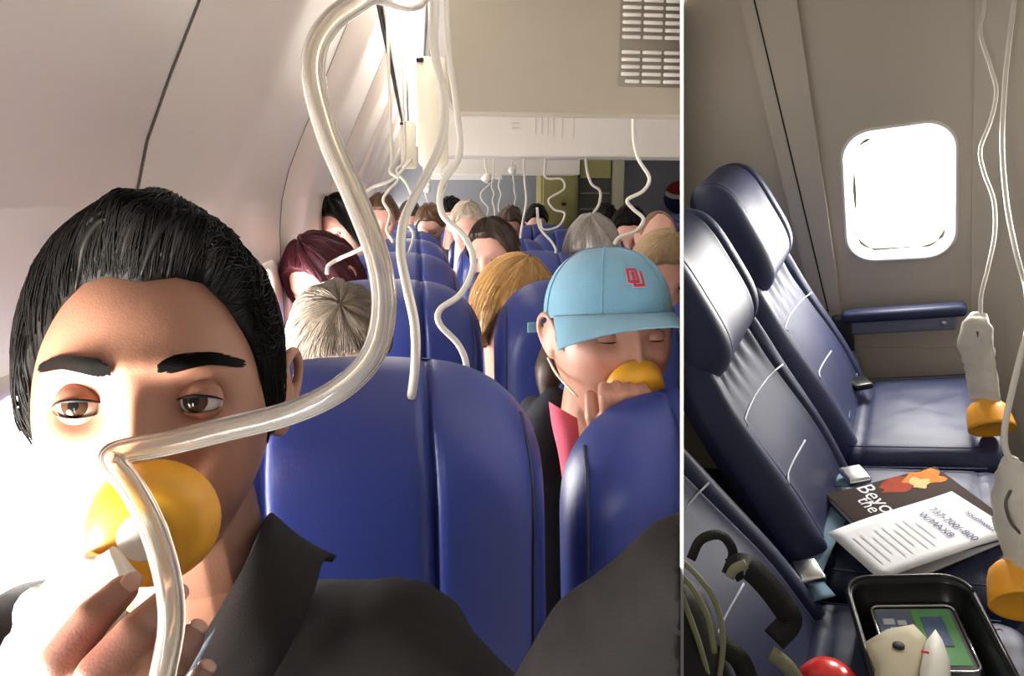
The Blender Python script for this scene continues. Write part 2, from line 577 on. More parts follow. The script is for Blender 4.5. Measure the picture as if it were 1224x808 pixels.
# oxygen box doors hanging open beside the light strip
def o2_door(label, Y, pxl, pxr, pyt, pyb, m):
    a = hit(pxl, pyt, 'y', Y); b = hit(pxr, pyb, 'y', Y)
    t = thing('oxygen_box_door', label, 'panel', ((a.x + b.x) / 2, Y, max(a.z, 1.9)))
    w, h = b.x - a.x, a.z - b.z
    loops = []
    for yy, s in ((Y - .012, .94), (Y - .008, 1.0), (Y + .008, 1.0), (Y + .012, .94)):
        loops.append([((a.x + b.x) / 2 + p * s, yy, (a.z + b.z) / 2 + q * (1 - (1 - s) * w / h)) for p, q in rrect(w, h, w * .22, 5)])
    v, f = ring_loft(loops)
    n = len(loops[0]); f += [tuple(range(n)), tuple(range(4 * n - 1, 3 * n - 1, -1))]
    part(t, 'door_panel', raw_mesh('door_panel', v, f, m))
    part(t, 'hinge', raw_mesh('hinge', *tube([((a.x + b.x) / 2, Y, a.z - .01), ((a.x + b.x) / 2, Y + .01, 1.915)], .006, 8, 2), PLASTIC_G))
    part(t, 'latch', raw_mesh('latch', *rbox((a.x + w * .12, Y - .012, a.z - .01), (w * .25, .01, .012), .003), DARK))
CREAM = mat('cream plastic', (0.78, 0.72, 0.58), 0.5)
o2_door('cream oxygen box door with rounded corners hanging open beside the vented panel', 2.15, 497, 536, 68, 200, CREAM)
o2_door('small cream oxygen box door hanging farther down the ceiling edge', 3.3, 478, 499, 145, 202, CREAM)

# galley units against the bulkhead
def galley():
    Y = 8.15
    a = hit(690, 178, 'y', Y); b = hit(742, 330, 'y', Y)
    t = thing('galley_unit', 'galley unit with yellow locker door above dark open shelves and beige post', 'galley', ((a.x + b.x) / 2, Y + .2, 0))
    part(t, 'carcass', raw_mesh('carcass', *rbox(((a.x + b.x) / 2, Y + .24, 0.95), (b.x - a.x, .40, 1.9), .01), mat('galley carcass', (0.10, 0.10, 0.09), .6), False))
    c = hit(694, 214, 'y', Y); e = hit(729, 250, 'y', Y)
    part(t, 'locker_door', raw_mesh('locker_door', *rbox(((c.x + e.x) / 2, Y + .02, (c.z + 1.9) / 2 + .01), (e.x - c.x, .03, 1.9 - c.z), .006), YELLOWG))
    part(t, 'post', raw_mesh('post', *rbox(((e.x + b.x) / 2 + .01, Y + .01, .95), (b.x - e.x - .02, .08, 1.9), .01), BEIGE))
    for py in (231, 250):
        s = hit(700, py, 'y', Y)
        part(t, 'shelf', raw_mesh('shelf', *rbox(((c.x + e.x) / 2, Y + .02, s.z), (e.x - c.x - .01, .04, .022), .004), PLASTIC_G))
    for k in range(3):
        part(t, 'drawer_front', raw_mesh('drawer_front', *rbox(((c.x + e.x) / 2, Y + .03, .2 + .33 * k), (e.x - c.x - .02, .03, .30), .01), mat('galley drawer', (.14, .14, .13), .5)))
    Y2 = 7.95
    a = hit(646, 196, 'y', Y2); b = hit(690, 300, 'y', Y2)
    t = thing('galley_cabinet', 'tall olive galley cabinet beside the yellow locker', 'cabinet', ((a.x + b.x) / 2, Y2 + .25, 0))
    part(t, 'cabinet_body', raw_mesh('cabinet_body', *rbox(((a.x + b.x) / 2, Y2 + .15, .96), (b.x - a.x, .28, 1.92), .015), OLIVE))
    part(t, 'cabinet_door', raw_mesh('cabinet_door', *rbox(((a.x + b.x) / 2, Y2, 1.4), ((b.x - a.x) * .86, .03, .8), .01), OLIVE))
    h = hit(674, 244, 'y', Y2 - .03)
    part(t, 'handle', raw_mesh('handle', *rbox(h, (.05, .03, .03), .008), DARK))
galley()

# red white and blue roundel on the bulkhead
def roundel():
    c = hit(812, 236, 'y', 8.59); R = 0.20
    t = thing('wall_roundel', 'red white and blue round emblem on the grey bulkhead', 'sign', (c.x, 8.59, c.z))
    def region(lo, hi, m, name, dy):
        pts_t, pts_b = [], []
        for k in range(25):
            x = -1 + 2 * k / 24
            circ = math.sqrt(max(0, 1 - x * x))
            pts_t.append((x, min(circ, max(-circ, hi(x))))); pts_b.append((x, max(-circ, min(circ, lo(x)))))
        v, f = [], []
        for yy in (8.588 - dy, 8.597):
            for p in pts_b + pts_t:
                q = Matrix.Rotation(math.radians(-22), 2) @ Vector(p)
                v.append((c.x + R * q[0], yy, c.z + R * q[1]))
        for k in range(24):
            f.append((k, k + 1, 25 + k + 1, 25 + k)); f.append((50 + k, 75 + k, 76 + k, 51 + k))
            f.append((k + 25, k + 26, k + 76, k + 75)); f.append((k, k + 50, k + 51, k + 1))
        part(t, name, raw_mesh(name, v, f, m, False))
    wv = lambda x: 0.14 * math.sin(x * 2.6)
    region(lambda x: -1.1, lambda x: 1.1, mat('emblem white', (.75, .74, .74), .5), 'white_disc', 0.0)
    region(lambda x: wv(x) + .16, lambda x: 1.1, mat('emblem red', (.30, .02, .025), .5), 'red_field', .004)
    region(lambda x: -1.1, lambda x: wv(x) - .12, mat('emblem blue', (.012, .02, .10), .5), 'blue_field', .004)
roundel()

# ------------------------------------------------------------------ seats of the left bay
SEAT_H, HINGE, RECL = 1.145, 0.44, math.radians(9)
def seat_parts():
    """meshes of a seat facing -Y, origin on the floor under the backrest top"""
    W2, H, RC, SEAM = 0.2225, SEAT_H - HINGE, 0.13, 0.40
    def outline(u):
        a = max(0.0, (abs(u) - 0.42) / 0.58)
        return H + 0.012 - 0.03 * u * u - (RC - .02) * (1 - max(0.0, 1 - a ** 2.6) ** (1 / 2.6))
    def hw(s):
        return W2 * (0.93 + 0.07 * sstep(.0, .42, s)) * (1 - .05 * sstep(.55, .7, s))
    def prof(u, v, front):
        e = max(0.0, 1 - abs(u) ** 7) ** .55
        tp = max(0.0, 1 - max(0, (v - .80) / .20) ** 3) ** .6
        th = (0.075 if front else 0.05) * e * tp
        if front: th += 0.018 * math.exp(-((v - .86) / .12) ** 2) * e * tp - 0.012 * math.exp(-((v - .55) / .14) ** 2) * e
        return th
    def place(x, y, zz):
        q = Matrix.Rotation(-RECL, 3, 'X') @ Vector((x, y, zz))
        return (q.x, q.y - H * math.sin(RECL), q.z + HINGE)
    def pt(u, v, front, extra=0.0):
        zz = v * outline(u)
        y = prof(u, v, front) - extra
        return place(hw(zz) * u, -y if front else y, zz)
    def panel(u0, u1, nu, s0, s1):
        def fn(a, b):
            w = min(a if s0 else 1, (1 - a) if s1 else 1) * abs(u1 - u0) * W2
            g = 0.011 * math.exp(-(w / 0.0055) ** 2) if (s0 or s1) else 0
            return pt(u0 + (u1 - u0) * a, 1 - (1 - b) ** 1.5, True, g)
        # cluster samples at the seams
        v, f = grid(nu, 26, lambda a, b: fn(.5 - .5 * math.cos(math.pi * a), b))
        return v, f
    out = {}
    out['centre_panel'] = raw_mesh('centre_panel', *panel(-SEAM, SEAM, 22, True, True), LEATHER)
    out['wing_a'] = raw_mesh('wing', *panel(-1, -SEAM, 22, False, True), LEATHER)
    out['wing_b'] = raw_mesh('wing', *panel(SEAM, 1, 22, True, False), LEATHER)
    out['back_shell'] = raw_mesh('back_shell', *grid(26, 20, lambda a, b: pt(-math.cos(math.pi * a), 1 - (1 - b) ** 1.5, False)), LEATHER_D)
    for sgn in (-1, 1):
        pts = []
        for k in range(24):
            v = k / 23 * .985
            pts.append(Vector(pt(sgn * 0.905, v, True, -0.001)))
        out['piping_%d' % sgn] = raw_mesh('piping', *tube(pts, 0.0026, 6, 1), PIPING)
    yb = -H * math.sin(RECL)
    def cush(u, v):
        la = 2 * math.pi * u
        t_ = 1 - abs(2 * v - 1) ** 1.6; t_ = max(t_, .002)
        ph = math.copysign(math.acos(min(1, t_ ** (1 / .35))), v - .5)
        sg = lambda q, e: math.copysign(abs(q) ** e, q)
        return (0.215 * sg(math.cos(ph), .35) * sg(math.cos(la), .35), yb - .255 + .235 * sg(math.cos(ph), .35) * sg(math.sin(la), .35), .40 + .065 * sg(math.sin(ph), .6))
    v, f = grid(36, 16, cush, wrap=True)
    out['cushion'] = raw_mesh('cushion', v, f, LEATHER)
    out['armrest'] = raw_mesh('armrest', *rbox((0.232, yb - .20, .655), (.04, .42, .045), .016), PLASTIC_G)
    out['armrest_post'] = raw_mesh('armrest_post', *rbox((0.232, yb + .02, .55), (.03, .06, .22), .01), PLASTIC_G)
    for k, (xx, yy) in enumerate(((-.15, yb - .40), (.15, yb - .40), (-.15, yb - .02), (.15, yb - .02))):
        out['leg_%d' % k] = raw_mesh('leg', *tube([(xx, yy, .0), (xx, yy, .36)], .016, 8, 1), PLASTIC_G)
    return out
SEATP = seat_parts()
def seat(x, Y, label, group=None, dz=0.0, yaw=0.0):
    o = bpy.data.objects.new('airline_seat', None); o.empty_display_size = .05; link(o, 'L')
    o.location = (x, Y, 0); o.rotation_euler = (0, 0, yaw); o.scale = (1, 1, 1 + dz / SEAT_H)
    o['label'] = label; o['category'] = 'seat'
    if group: o['group'] = group
    for k, me in SEATP.items():
        nm = k.rstrip('0123456789-').rstrip('_')
        nm = {'wing_a': 'wing', 'wing_b': 'wing'}.get(nm, nm)
        c = bpy.data.objects.new(nm, me); link(c, 'L'); c.parent = o
    return o
COLX = [-0.080, 0.390, 0.850, 1.80, 2.26, 2.72]
seat(COLX[0], 0.82, 'large navy leather seat with vertical seams directly behind the man in the dark jacket')
seat(COLX[1], 0.84, 'navy leather seat with brightly lit side edge in front of the woman in the cap', dz=-0.055)
seat(COLX[0], 1.62, 'navy leather seat behind the passenger with grey bowed head')
seat(COLX[1], 1.62, 'dark navy seat directly behind the woman in the blue cap')
for r in range(2, 9):
    Y = 0.82 + 0.8 * r
    for x in COLX:
        if (x - 0.22) / Y > 0.36: continue
        pos = ['beside the window wall', 'in the middle of three', 'on the aisle', 'across the aisle', 'middle across the aisle', 'outermost across the aisle'][COLX.index(x)]
        nth = ['', '', 'third', 'fourth', 'fifth', 'sixth', 'seventh', 'eighth', 'ninth'][r]
        seat(x, Y, 'navy airline seat %s in the %s row counted from the man' % (pos, nth), 'navy seats in the rows toward the bulkhead')

# ================================================================== people
def G(a, s): return np.exp(-(a / s) ** 2)

def head_points(lam, phi, feat=1.0, wid=1.0, jaw=1.0):
    """surface of a head facing -Y, centre between the ears; lam 0 = face"""
    x = np.cos(phi) * np.sin(lam); y = -np.cos(phi) * np.cos(lam); z = np.sin(phi)
    Z = 0.118 * z
    X = 0.0745 * np.sign(x) * np.abs(x) ** 0.92 * wid
    fr = np.clip(-y, 0, 1)
    Y = np.where(y < 0, -0.094 * np.abs(y) ** 0.80, 0.100 * np.abs(y) ** 0.92)
    t = np.clip(-z, 0, 1)
    X = X * (1 - 0.27 * jaw * t ** 1.6) * (1 - 0.05 * np.clip(z, 0, 1) ** 2)
    Y = np.where(y > 0, Y * (1 - 0.50 * t), Y * (1 + 0.02 * t - 0.10 * np.clip(z, 0, 1) ** 2))
    w = sstep(0.12, 0.5, fr) * feat
    aX = np.abs(X)
    p = 0.0050 * G(aX - .027, .018) * G(Z - .036, .009) + 0.003 * G(X, .012) * G(Z - .034, .012)
    p = p - 0.0125 * G(aX - .032, .0155) * G(Z - .012, .0125)
    amp = np.interp(Z, [-.056, -.050, -.044, -.036, -.022, -.004, .014, .030], [0, .006, .019, .0245, .0185, .012, .006, 0])
    sg = np.interp(Z, [-.045, -.02, .02], [.0115, .0090, .0085])
    p = p + amp * np.exp(-(X / sg) ** 2)
    p = p + 0.0085 * G(aX - .0135, .0060) * G(Z + .040, .0075) - 0.004 * G(aX - .022, .005) * G(Z + .040, .008)
    p = p + 0.0050 * G(aX - .047, .018) * G(Z + .014, .016)
    p = p + 0.0065 * G(X, .019) * G(Z + .0665, .0050) + 0.0070 * G(X, .016) * G(Z + .0790, .0055) - .005 * G(X, .023) * G(Z + .0725, .0022)
    p = p + 0.0070 * G(X, .018) * G(Z + .104, .011) - .0025 * G(X, .02) * G(Z + .090, .004)
    p = p - 0.0025 * G(aX - .026, .006) * G(Z + .058, .014)
    Y = Y - p * w
    return np.stack([X, Y, Z], -1)

def head_mesh(nu=150, nv=110, **kw):
    lam = np.linspace(0, 2 * np.pi, nu, endpoint=False)
    # denser around the face
    lam = lam - 0.35 * np.sin(lam)
    phi = np.linspace(-np.pi / 2 * .995, np.pi / 2 * .995, nv)
    Lm, Ph = np.meshgrid(lam, phi)
    v = head_points(Lm, Ph, **kw).reshape(-1, 3)
    f = []
    for j in range(nv - 1):
        for i in range(nu):
            i2 = (i + 1) % nu
            f.append((j * nu + i, j * nu + i2, (j + 1) * nu + i2, (j + 1) * nu + i))
    f.append(tuple(range(nu - 1, -1, -1))); f.append(tuple(range((nv - 1) * nu, nv * nu)))
    return [Vector(q) for q in v], f

def ear_mesh(sgn, sc=1.0):
    mb = MB()
    c = Vector((sgn * 0.073, 0.008, 0.000))
    rim = [(0.000, -.010, -.012), (.004, -.012, .010), (.010, -.006, .026), (.015, .008, .031), (.018, .020, .022), (.017, .022, .006), (.012, .014, -.012), (.006, .004, -.026), (.002, -.006, -.024)]
    pts = [c + Vector((sgn * a, b, z_)) * sc for a, b, z_ in rim]
    mb.add(*chain(catmull(pts, 3), [0.0042] * 60, 8))
    mb.add(*ellipsoid(c + Vector((sgn * .006, .004, .002)), (.006 * sc, .016 * sc, .026 * sc), Matrix.Rotation(sgn * -0.35, 3, 'Z')))
    mb.add(*capsule(c + Vector((sgn * .004, -.004, -.022)), c + Vector((sgn * .006, .002, -.024)), .006, .005, 8))
    return mb.v, mb.f

def eye_parts(root, M, x, z, open_=1.0, skin=SKIN_M, gaze=(0, 0), r=0.0128, low=1.0):
    """eyeball with iris and pupil, lids; M maps head space to the part space"""
    y = float(head_points(np.array(math.asin(min(1, abs(x) / .074))) * np.sign(x), np.array(math.asin(z / .118)))[1])
    c = Vector((x, -0.0735, z))
    R = Matrix.Rotation(gaze[0], 3, 'Z') @ Matrix.Rotation(gaze[1], 3, 'X')
    def ball(a0, a1, rr, nm, m, par):
        def fn(u, v):
            la = 2 * math.pi * u; a = a0 + (a1 - a0) * v
            return M @ (c + R @ Vector((rr * math.sin(a) * math.cos(la), -rr * math.cos(a), rr * math.sin(a) * math.sin(la))))
        vv, ff = grid(24, 8, fn, wrap=True)
        if a0 < .01: ff.append(tuple(range(23, -1, -1)))
        o = part(par, nm, raw_mesh(nm, vv, ff, m), local=True)
        return o
    e = ball(.54, 3.0, r, 'eyeball', EYEW, root)
    ball(.20, .56, r * 1.004, 'iris', IRIS, e)
    ball(.001, .22, r * 1.008, 'pupil', PUPIL, e)
    # lids
    sgn = 1 if x > 0 else -1
    def lid(upper):
        def fn(u, v):
            az = (u - .5) * 2.5
            sh = max(0.0, math.cos(az / 2.5 * math.pi * .97)) ** 0.75
            e0 = (0.50 * sh - .10) * open_ + (1 - open_) * -0.28 if upper else (-0.36 * sh * low - .10) * open_ + (1 - open_) * -0.30
            e1 = 1.5 if upper else -1.4
            el = e0 + (e1 - e0) * v ** 1.3
            rr = r * 1.075 + (0.0012 * math.exp(-(v / .06) ** 2))
            return M @ (c + Vector((rr * math.cos(el) * math.sin(az), -rr * math.cos(el) * math.cos(az), rr * math.sin(el))))
        vv, ff = grid(26, 12, fn)
        me = raw_mesh('eyelid', vv, ff, skin)
        tone(me, lambda q: np.tile([0.80, 0.72, 0.70], (len(q), 1)))
        return me
    part(root, 'eyelid', lid(True), local=True); part(root, 'eyelid', lid(False), local=True)
    # lash line
    pts = []
    for k in range(15):
        az = (k / 14 - .5) * 2.2
        sh = max(0.0, math.cos(az / 2.5 * math.pi * .97)) ** 0.75
        el = (0.50 * sh - .10) * open_ + (1 - open_) * -0.28
        rr = r * 1.13
        pts.append(M @ (c + Vector((rr * math.cos(el) * math.sin(az), -rr * math.cos(el) * math.cos(az), rr * math.sin(el)))))
    part(root, 'eyelashes', raw_mesh('eyelashes', *tube(pts, [.0004, .0011, .0004], 6, 2), HAIRBLK), local=True)

HAIRLINES = {   # lam in degrees -> height of the hairline
    'man':   ([0, 20, 38, 50, 60, 68, 78, 90, 110, 140, 180], [.083, .086, .082, .066, .040, .004, -.028, -.004, -.012, -.045, -.060]),
    'short': ([0, 25, 45, 60, 75, 90, 120, 180], [.080, .080, .070, .040, .000, -.010, -.03, -.055]),
    'long':  ([0, 20, 40, 52, 62, 75, 90, 120, 180], [.085, .083, .068, .030, -.03, -.09, -.11, -.112, -.112]),
    'fringe': ([0, 20, 40, 52, 62, 75, 90, 120, 180], [.050, .047, .040, .015, -.03, -.085, -.10, -.11, -.112]),
    'tied':  ([0, 25, 45, 60, 75, 90, 120, 180], [.070, .068, .050, .020, -.040, -.03, -.04, -.06]),
    'bald':  ([0, 30, 55, 75, 90, 120, 180], [.112, .112, .085, .02, .0, -.02, -.05]),
}
def hair_off(lam, s, style):
    a = np.abs(np.degrees(lam))
    if style == 'man':
        top = 0.017 + 0.009 * np.exp(-(a / 55) ** 2) * np.exp(-((s - .30) / .35) ** 2)
        side = 0.0055
        k = sstep(.10, .75, s) * (1 - .0 * a) + 0
        base = side + (top - side) * sstep(.0, .55, s * np.where(a < 60, 2.2, 1.0))
        lump = 0.0010 * np.sin(lam * 7 + s * 9) * sstep(.05, .4, s)
        return base * sstep(0, .10, s) + lump - .002 * (1 - sstep(0, .05, s))
    if style in ('long', 'fringe'):
        return (0.020 + 0.004 * np.sin(lam * 9 + s * 4)) * sstep(0, .10, s) - .002 * (1 - sstep(0, .05, s))
    if style == 'tied':
        return 0.006 * sstep(0, .2, s) * (1 - sstep(.25, .5, s)) - .001
    if style == 'bald':
        return 0.005 * sstep(0, .3, s) - .001
    return (0.016 + 0.003 * np.sin(lam * 8 + s * 5)) * sstep(0, .15, s) - .002 * (1 - sstep(0, .05, s))

def hair_point(lam, s, style, extra=0.0):
    a = np.abs(np.degrees((lam + np.pi) % (2 * np.pi) - np.pi))
    lo = np.arcsin(np.interp(a, *HAIRLINES[style]) / .118)
    phi = lo + (np.pi / 2 * .997 - lo) * s
    p = head_points(lam, phi, feat=0.0)
    if style in ('long', 'fringe'):
        drop = np.clip(-np.sin(phi), 0, 1)
        p = p * np.stack([1 + .20 * drop, 1 + .10 * drop + .45 * drop * (np.cos(lam) < 0), np.ones_like(drop)], -1)
    c = np.array([0, .01, .01])
    n = p - c; n = n / np.linalg.norm(n, axis=-1, keepdims=True)
    off = hair_off((lam + np.pi) % (2 * np.pi) - np.pi, s, style) + extra
    up = np.zeros_like(p); 
    if style == 'man': up[..., 2] = 0.25 * np.maximum(off, 0) * np.exp(-(a / 60) ** 2)
    return p + n * off[..., None] + up

def hair_shell(style, M, m, nu=110, nv=40):
    lam = np.linspace(-np.pi, np.pi, nu, endpoint=False)
    s = np.linspace(0, 1, nv) ** 1.25
    L, S = np.meshgrid(lam, s)
    v = hair_point(L, S, style).reshape(-1, 3)
    f = []
    for j in range(nv - 1):
        for i in range(nu):
            i2 = (i + 1) % nu
            f.append((j * nu + i, j * nu + i2, (j + 1) * nu + i2, (j + 1) * nu + i))
    f.append(tuple(range((nv - 1) * nu, nv * nu)))
    return raw_mesh('hair', [M @ Vector(q) for q in v], f, m)

def hair_strands(style, M, m, n=1500, r=.0006, seed=1, seg=7, lift=.0015):
    g = np.random.default_rng(seed)
    lam = g.uniform(-np.pi, np.pi, n)
    if style == 'man':
        lam = np.where(g.random(n) < .65, g.normal(0, .75, n), lam)
    s0 = g.uniform(0.02, .80, n) ** 1.1
    V, F = [], []
    for i in range(n):
        a = abs(math.degrees(lam[i]))
        ext = g.uniform(.0, 1.0) * lift + .0006
        tt = np.linspace(0, 1, seg)
        if style == 'man':
            if a < 62:      # quiff: rises from the forehead and sweeps over
                ds = g.uniform(.25, .5); dl = g.uniform(.15, .55)
                ls = lam[i] + dl * tt; ss = np.clip(s0[i] * .75 + ds * tt, 0.02, .97)
                e = ext + .004 * np.sin(tt * np.pi) * g.uniform(0, 1)
            else:
                ds = g.uniform(-.25, -.05); sg = 1 if lam[i] > 0 else -1
                ls = lam[i] + sg * g.uniform(.1, .35) * tt; ss = np.clip(s0[i] + ds * tt, 0.0, .97)
                e = ext + 0 * tt
        else:
            ds = g.uniform(-.55, -.2)
            ls = lam[i] + g.normal(0, .08) * tt; ss = np.clip(s0[i] + .3 + ds * tt, 0.0, .97)
            e = ext + 0 * tt
        p = hair_point(ls, ss, style, e)
        path = [M @ Vector(q) for q in p]
        # drop repeats
        pp = [path[0]] + [b for q, b in zip(path, path[1:]) if (b - q).length > 1e-5]
        if len(pp) < 3: continue
        vv, ff = tube(pp, [r * .5, r, r, r * .15], 3, 1, caps=False, raw=True)
        k = len(V); V += vv; F += [tuple(q + k for q in t) for t in ff]
    me = bpy.data.meshes.new('hair_strands')
    me.from_pydata([tuple(q) for q in V], [], F)
    me.materials.append(m); me.polygons.foreach_set('use_smooth', [True] * len(F)); me.update()
    return me

def brow(root, M, sgn, m, n=170, r=.00045, lift=0.0, zc=.034, seed=3):
    g = np.random.default_rng(seed)
    V, F = [], []
    for i in range(n):
        t = g.random()
        x = .012 + .040 * t
        zz = zc + .0055 * math.sin(t * 2.3) - .006 * max(0, t - .6) + float(np.clip(g.normal(0, .0028), -.0048, .0048)) * (1.15 - .7 * t) * min(1, .40 + 3.5 * t) + lift * (1 - t)
        dx, dz = .0075, .0022 * (1.0 - 1.8 * t)
        pts = []
        for q in (0, .5, 1):
            X = x + dx * q; Z = zz + dz * q
            la = math.asin(min(.99, X / .0735)); ph = math.asin(Z / .118)
            for _ in range(3):
                hp_ = head_points(np.array(la), np.array(ph)); la += (X - hp_[0]) * 12; 
            hp_ = head_points(np.array(la), np.array(ph))
            pts.append(M @ Vector((sgn * hp_[0], hp_[1] - .0012 - .0005 * q, Z)))
        vv, ff = tube(pts, [r, r, r * .2], 3, 1, caps=False, raw=True)
        k = len(V); V += vv; F += [tuple(q + k for q in t_) for t_ in ff]
    me = bpy.data.meshes.new('eyebrow'); me.from_pydata([tuple(q) for q in V], [], F)
    me.materials.append(m); me.update()
    part(root, 'eyebrow', me, local=True)

CR = MC.to_3x3() @ Vector((1, 0, 0)); CU = MC.to_3x3() @ Vector((0, 1, 0)); CB = MC.to_3x3() @ Vector((0, 0, 1))
def facing(yaw, pitch, roll):
    """head axes: yaw > 0 turns the face to the picture's right, pitch > 0 nods down"""
    Rc = Matrix((CR, -CB, CU)).transposed()
    return Rc @ Matrix.Rotation(roll, 3, 'Y') @ Matrix.Rotation(yaw, 3, 'Z') @ Matrix.Rotation(pitch, 3, 'X')

# ------------------------------------------------------------------ the man
def build_man():
    R = facing(math.radians(17), math.radians(4), math.radians(-1.0))
    E = P(166, 482, 0.425)
    H0 = E - R @ Vector((0, -.085, .012))
    base = P(250, 1500, .62); base.z = 0.45
    root = thing('person', 'man with black hair and charcoal jacket pressing a yellow oxygen mask to his face', 'person', base)
    T = Matrix.Translation(H0 - Vector(base)) @ R.to_4x4()           # head space -> part space
    loc = lambda p: Vector(p) - Vector(base)
    mb = MB()
    hv, hf = head_mesh(190, 150)
    mb.add([T @ q for q in hv], hf)
    for s in (-1, 1):
        ev, ef = ear_mesh(s, 1.05)
        mb.add([T @ q for q in ev], ef)
    neck0 = H0 + R @ Vector((0, .030, -.05)); neck1 = loc(P(262, 820, .575))
    mb.add(*capsule(loc(neck0), neck1, .052, .060, 20))
    chest = loc(P(250, 1050, .62))
    mb.add(*capsule(neck1, chest, .058, .10, 20))
    # the hand at the mask: forearm, palm, five fingers
    pw = loc(P(-10, 1010, .40)); pe = loc(P(-120, 1180, .45))
    mb.add(*capsule(pe, pw, .040, .027))
    pk = [loc(P(48, 845, .318)), loc(P(95, 862, .312)), loc(P(140, 885, .312)), loc(P(176, 915, .318))]   # knuckles
    pb = [loc(P(-30, 950, .375)), loc(P(5, 968, .370)), loc(P(38, 985, .370)), loc(P(66, 1000, .375))]
    for a, b in zip(pb, pk): mb.add(*capsule(a, b, .0135, .0105))
    for a, b in zip(pb + pk, pb[1:] + pk[1:]): mb.add(*capsule(a, b, .012, .0105))
    mb.add(*capsule(pw, (pb[1] + pb[2]) / 2, .025, .020))
    fingers = [
        ([pk[0], loc(P(72, 792, .312)), loc(P(112, 738, .318)), loc(P(146, 706, .332))], [.0098, .0094, .0086, .0072]),
        ([pk[1], loc(P(120, 806, .304)), loc(P(163, 758, .310)), loc(P(200, 722, .330))], [.0102, .0102, .0094, .0080]),
        ([pk[2], loc(P(168, 832, .304)), loc(P(205, 792, .312)), loc(P(226, 764, .334))], [.0098, .0094, .0086, .0072]),
        ([pk[3], loc(P(204, 868, .310)), loc(P(228, 836, .318)), loc(P(240, 812, .334))], [.0088, .0084, .0076, .0064]),
        ([pb[0], loc(P(20, 880, .350)), loc(P(70, 830, .362)), loc(P(118, 776, .362)), loc(P(140, 748, .358))], [.0135, .0118, .0104, .0096, .0080]),
    ]
    for pts, rad in fingers: mb.add(*chain(pts, rad))
    me = remesh('body', mb.v, mb.f, 0.0017, SKIN_M, smooth=3, factor=.45)
    Ti = np.array(T.inverted())
    def paint(q):
        h = q @ Ti[:3, :3].T + Ti[:3, 3]
        c = np.ones((len(q), 3))
        onface = (np.abs(h[:, 0]) < .09) & (np.abs(h[:, 2]) < .14) & (h[:, 1] < .05)
        jaw = sstep(-.035, -.075, h[:, 2]) * onface
        stub = jaw * (0.25 + .35 * sstep(.03, .06, np.abs(h[:, 0])))
        side = sstep(.052, .066, np.abs(h[:, 0])) * sstep(.03, -.02, h[:, 2]) * sstep(-.02, -.05, h[:, 1]) * onface
        c *= (1 - np.clip(stub + .35 * side, 0, .62))[:, None] * np.ones(3) + 0
        soc = G(np.abs(h[:, 0]) - .032, .018) * G(h[:, 2] - .008, .012) * onface * (h[:, 1] < -.05)  # skin darker and redder around the eyes
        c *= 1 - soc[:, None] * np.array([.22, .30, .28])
        lips = G(h[:, 0], .022) * G(h[:, 2] + .073, .009) * onface * (h[:, 1] < -.05)
        c *= 1 - lips[:, None] * np.array([.1, .35, .3])
        return c
    tone(me, paint)
    part(root, 'body', me, local=True)
    for x in (-.0325, .0325):
        eye_parts(root, T, x, .0115, open_=.80, gaze=(-.12, -.05), r=.0138)
    brow(root, T, -1, HAIRBLK, 900, .00042, .001, .0315, 3); brow(root, T, 1, HAIRBLK, 900, .00042, .002, .0315, 4)
    hair = part(root, 'hair', hair_shell('man', T, HAIRBLK, 160, 60), local=True)
    part(hair, 'hair_strands', hair_strands('man', T, HAIRBLK, 4200, .00055, 5, 8, .0025), local=True, kind='stuff')
    # loose locks of the quiff, swept across the forehead line
    g = np.random.default_rng(21)
    for k in range(46):
        l0 = g.uniform(-.75, .55); s0 = g.uniform(.02, .34)
        tt = np.linspace(0, 1, 9)
        ls = l0 + g.uniform(.25, .6) * tt; ss = s0 + g.uniform(.10, .34) * np.sin(tt * 1.9) - .03 * tt
        e = .0008 + g.uniform(.0005, .0028) * np.sin(tt * np.pi) 
        pp = [T @ Vector(q) for q in hair_point(ls, np.clip(ss, .015, .95), 'man', e)]
        w_ = g.uniform(.0016, .0034)
        part(hair, 'hair_lock', raw_mesh('hair_lock', *tube(pp, [w_ * .25, w_, w_ * .9, w_ * .1], 6, 2), HAIRBLK), local=True)
    # nails
    for (pts, rad) in fingers[:4]:
        d = (pts[-1] - pts[-2]).normalized()
        n = (loc(CAMP) - pts[-1]).normalized(); n = (n - d * n.dot(d)).normalized()
        s = d.cross(n)
        Rn = Matrix((s, d, n)).transposed()
        part(root, 'finger_nail', raw_mesh('finger_nail', *ellipsoid(pts[-1] + d * .0025 + n * (rad[-1] - .0012), (.0046, .0058, .0018), Rn, 12, 8), NAIL), local=True)
    # jacket
    j = MB()
    sR = loc(P(470, 792, .60)); sL = loc(P(55, 800, .57)); mid = loc(P(255, 800, .625))
    low = loc(P(250, 1250, .56))
    for a, b, r0, r1 in ((sL, mid, .062, .078), (mid, sR, .078, .066), (mid, low, .085, .13), (sR, loc(P(400, 1150, .58)), .07, .10), (sL, loc(P(110, 1150, .56)), .07, .10)):
        j.add(*capsule(a, b, r0, r1, 20))
    elbow = loc(P(640, 985, .50)); hand = loc(P(838, 708, .435))
    j.add(*capsule(sR, elbow, .066, .062, 20)); j.add(*capsule(elbow, loc(P(762, 812, .46)), .062, .070, 20)); j.add(*capsule(loc(P(762, 812, .46)), hand, .070, .050, 20))
    eL = loc(P(-40, 1220, .50))
    j.add(*capsule(sL, eL, .062, .056, 20)); j.add(*capsule(eL, pe, .056, .044, 20))
    from mathutils import noise
    def folds(q):
        n = noise.noise(q * 18) * .006 + noise.noise(q * 45) * .0025
        return q + (q - mid).normalized() * n
    jm = remesh('jacket', j.v, j.f, .006, JACKET, smooth=6, disp=folds)
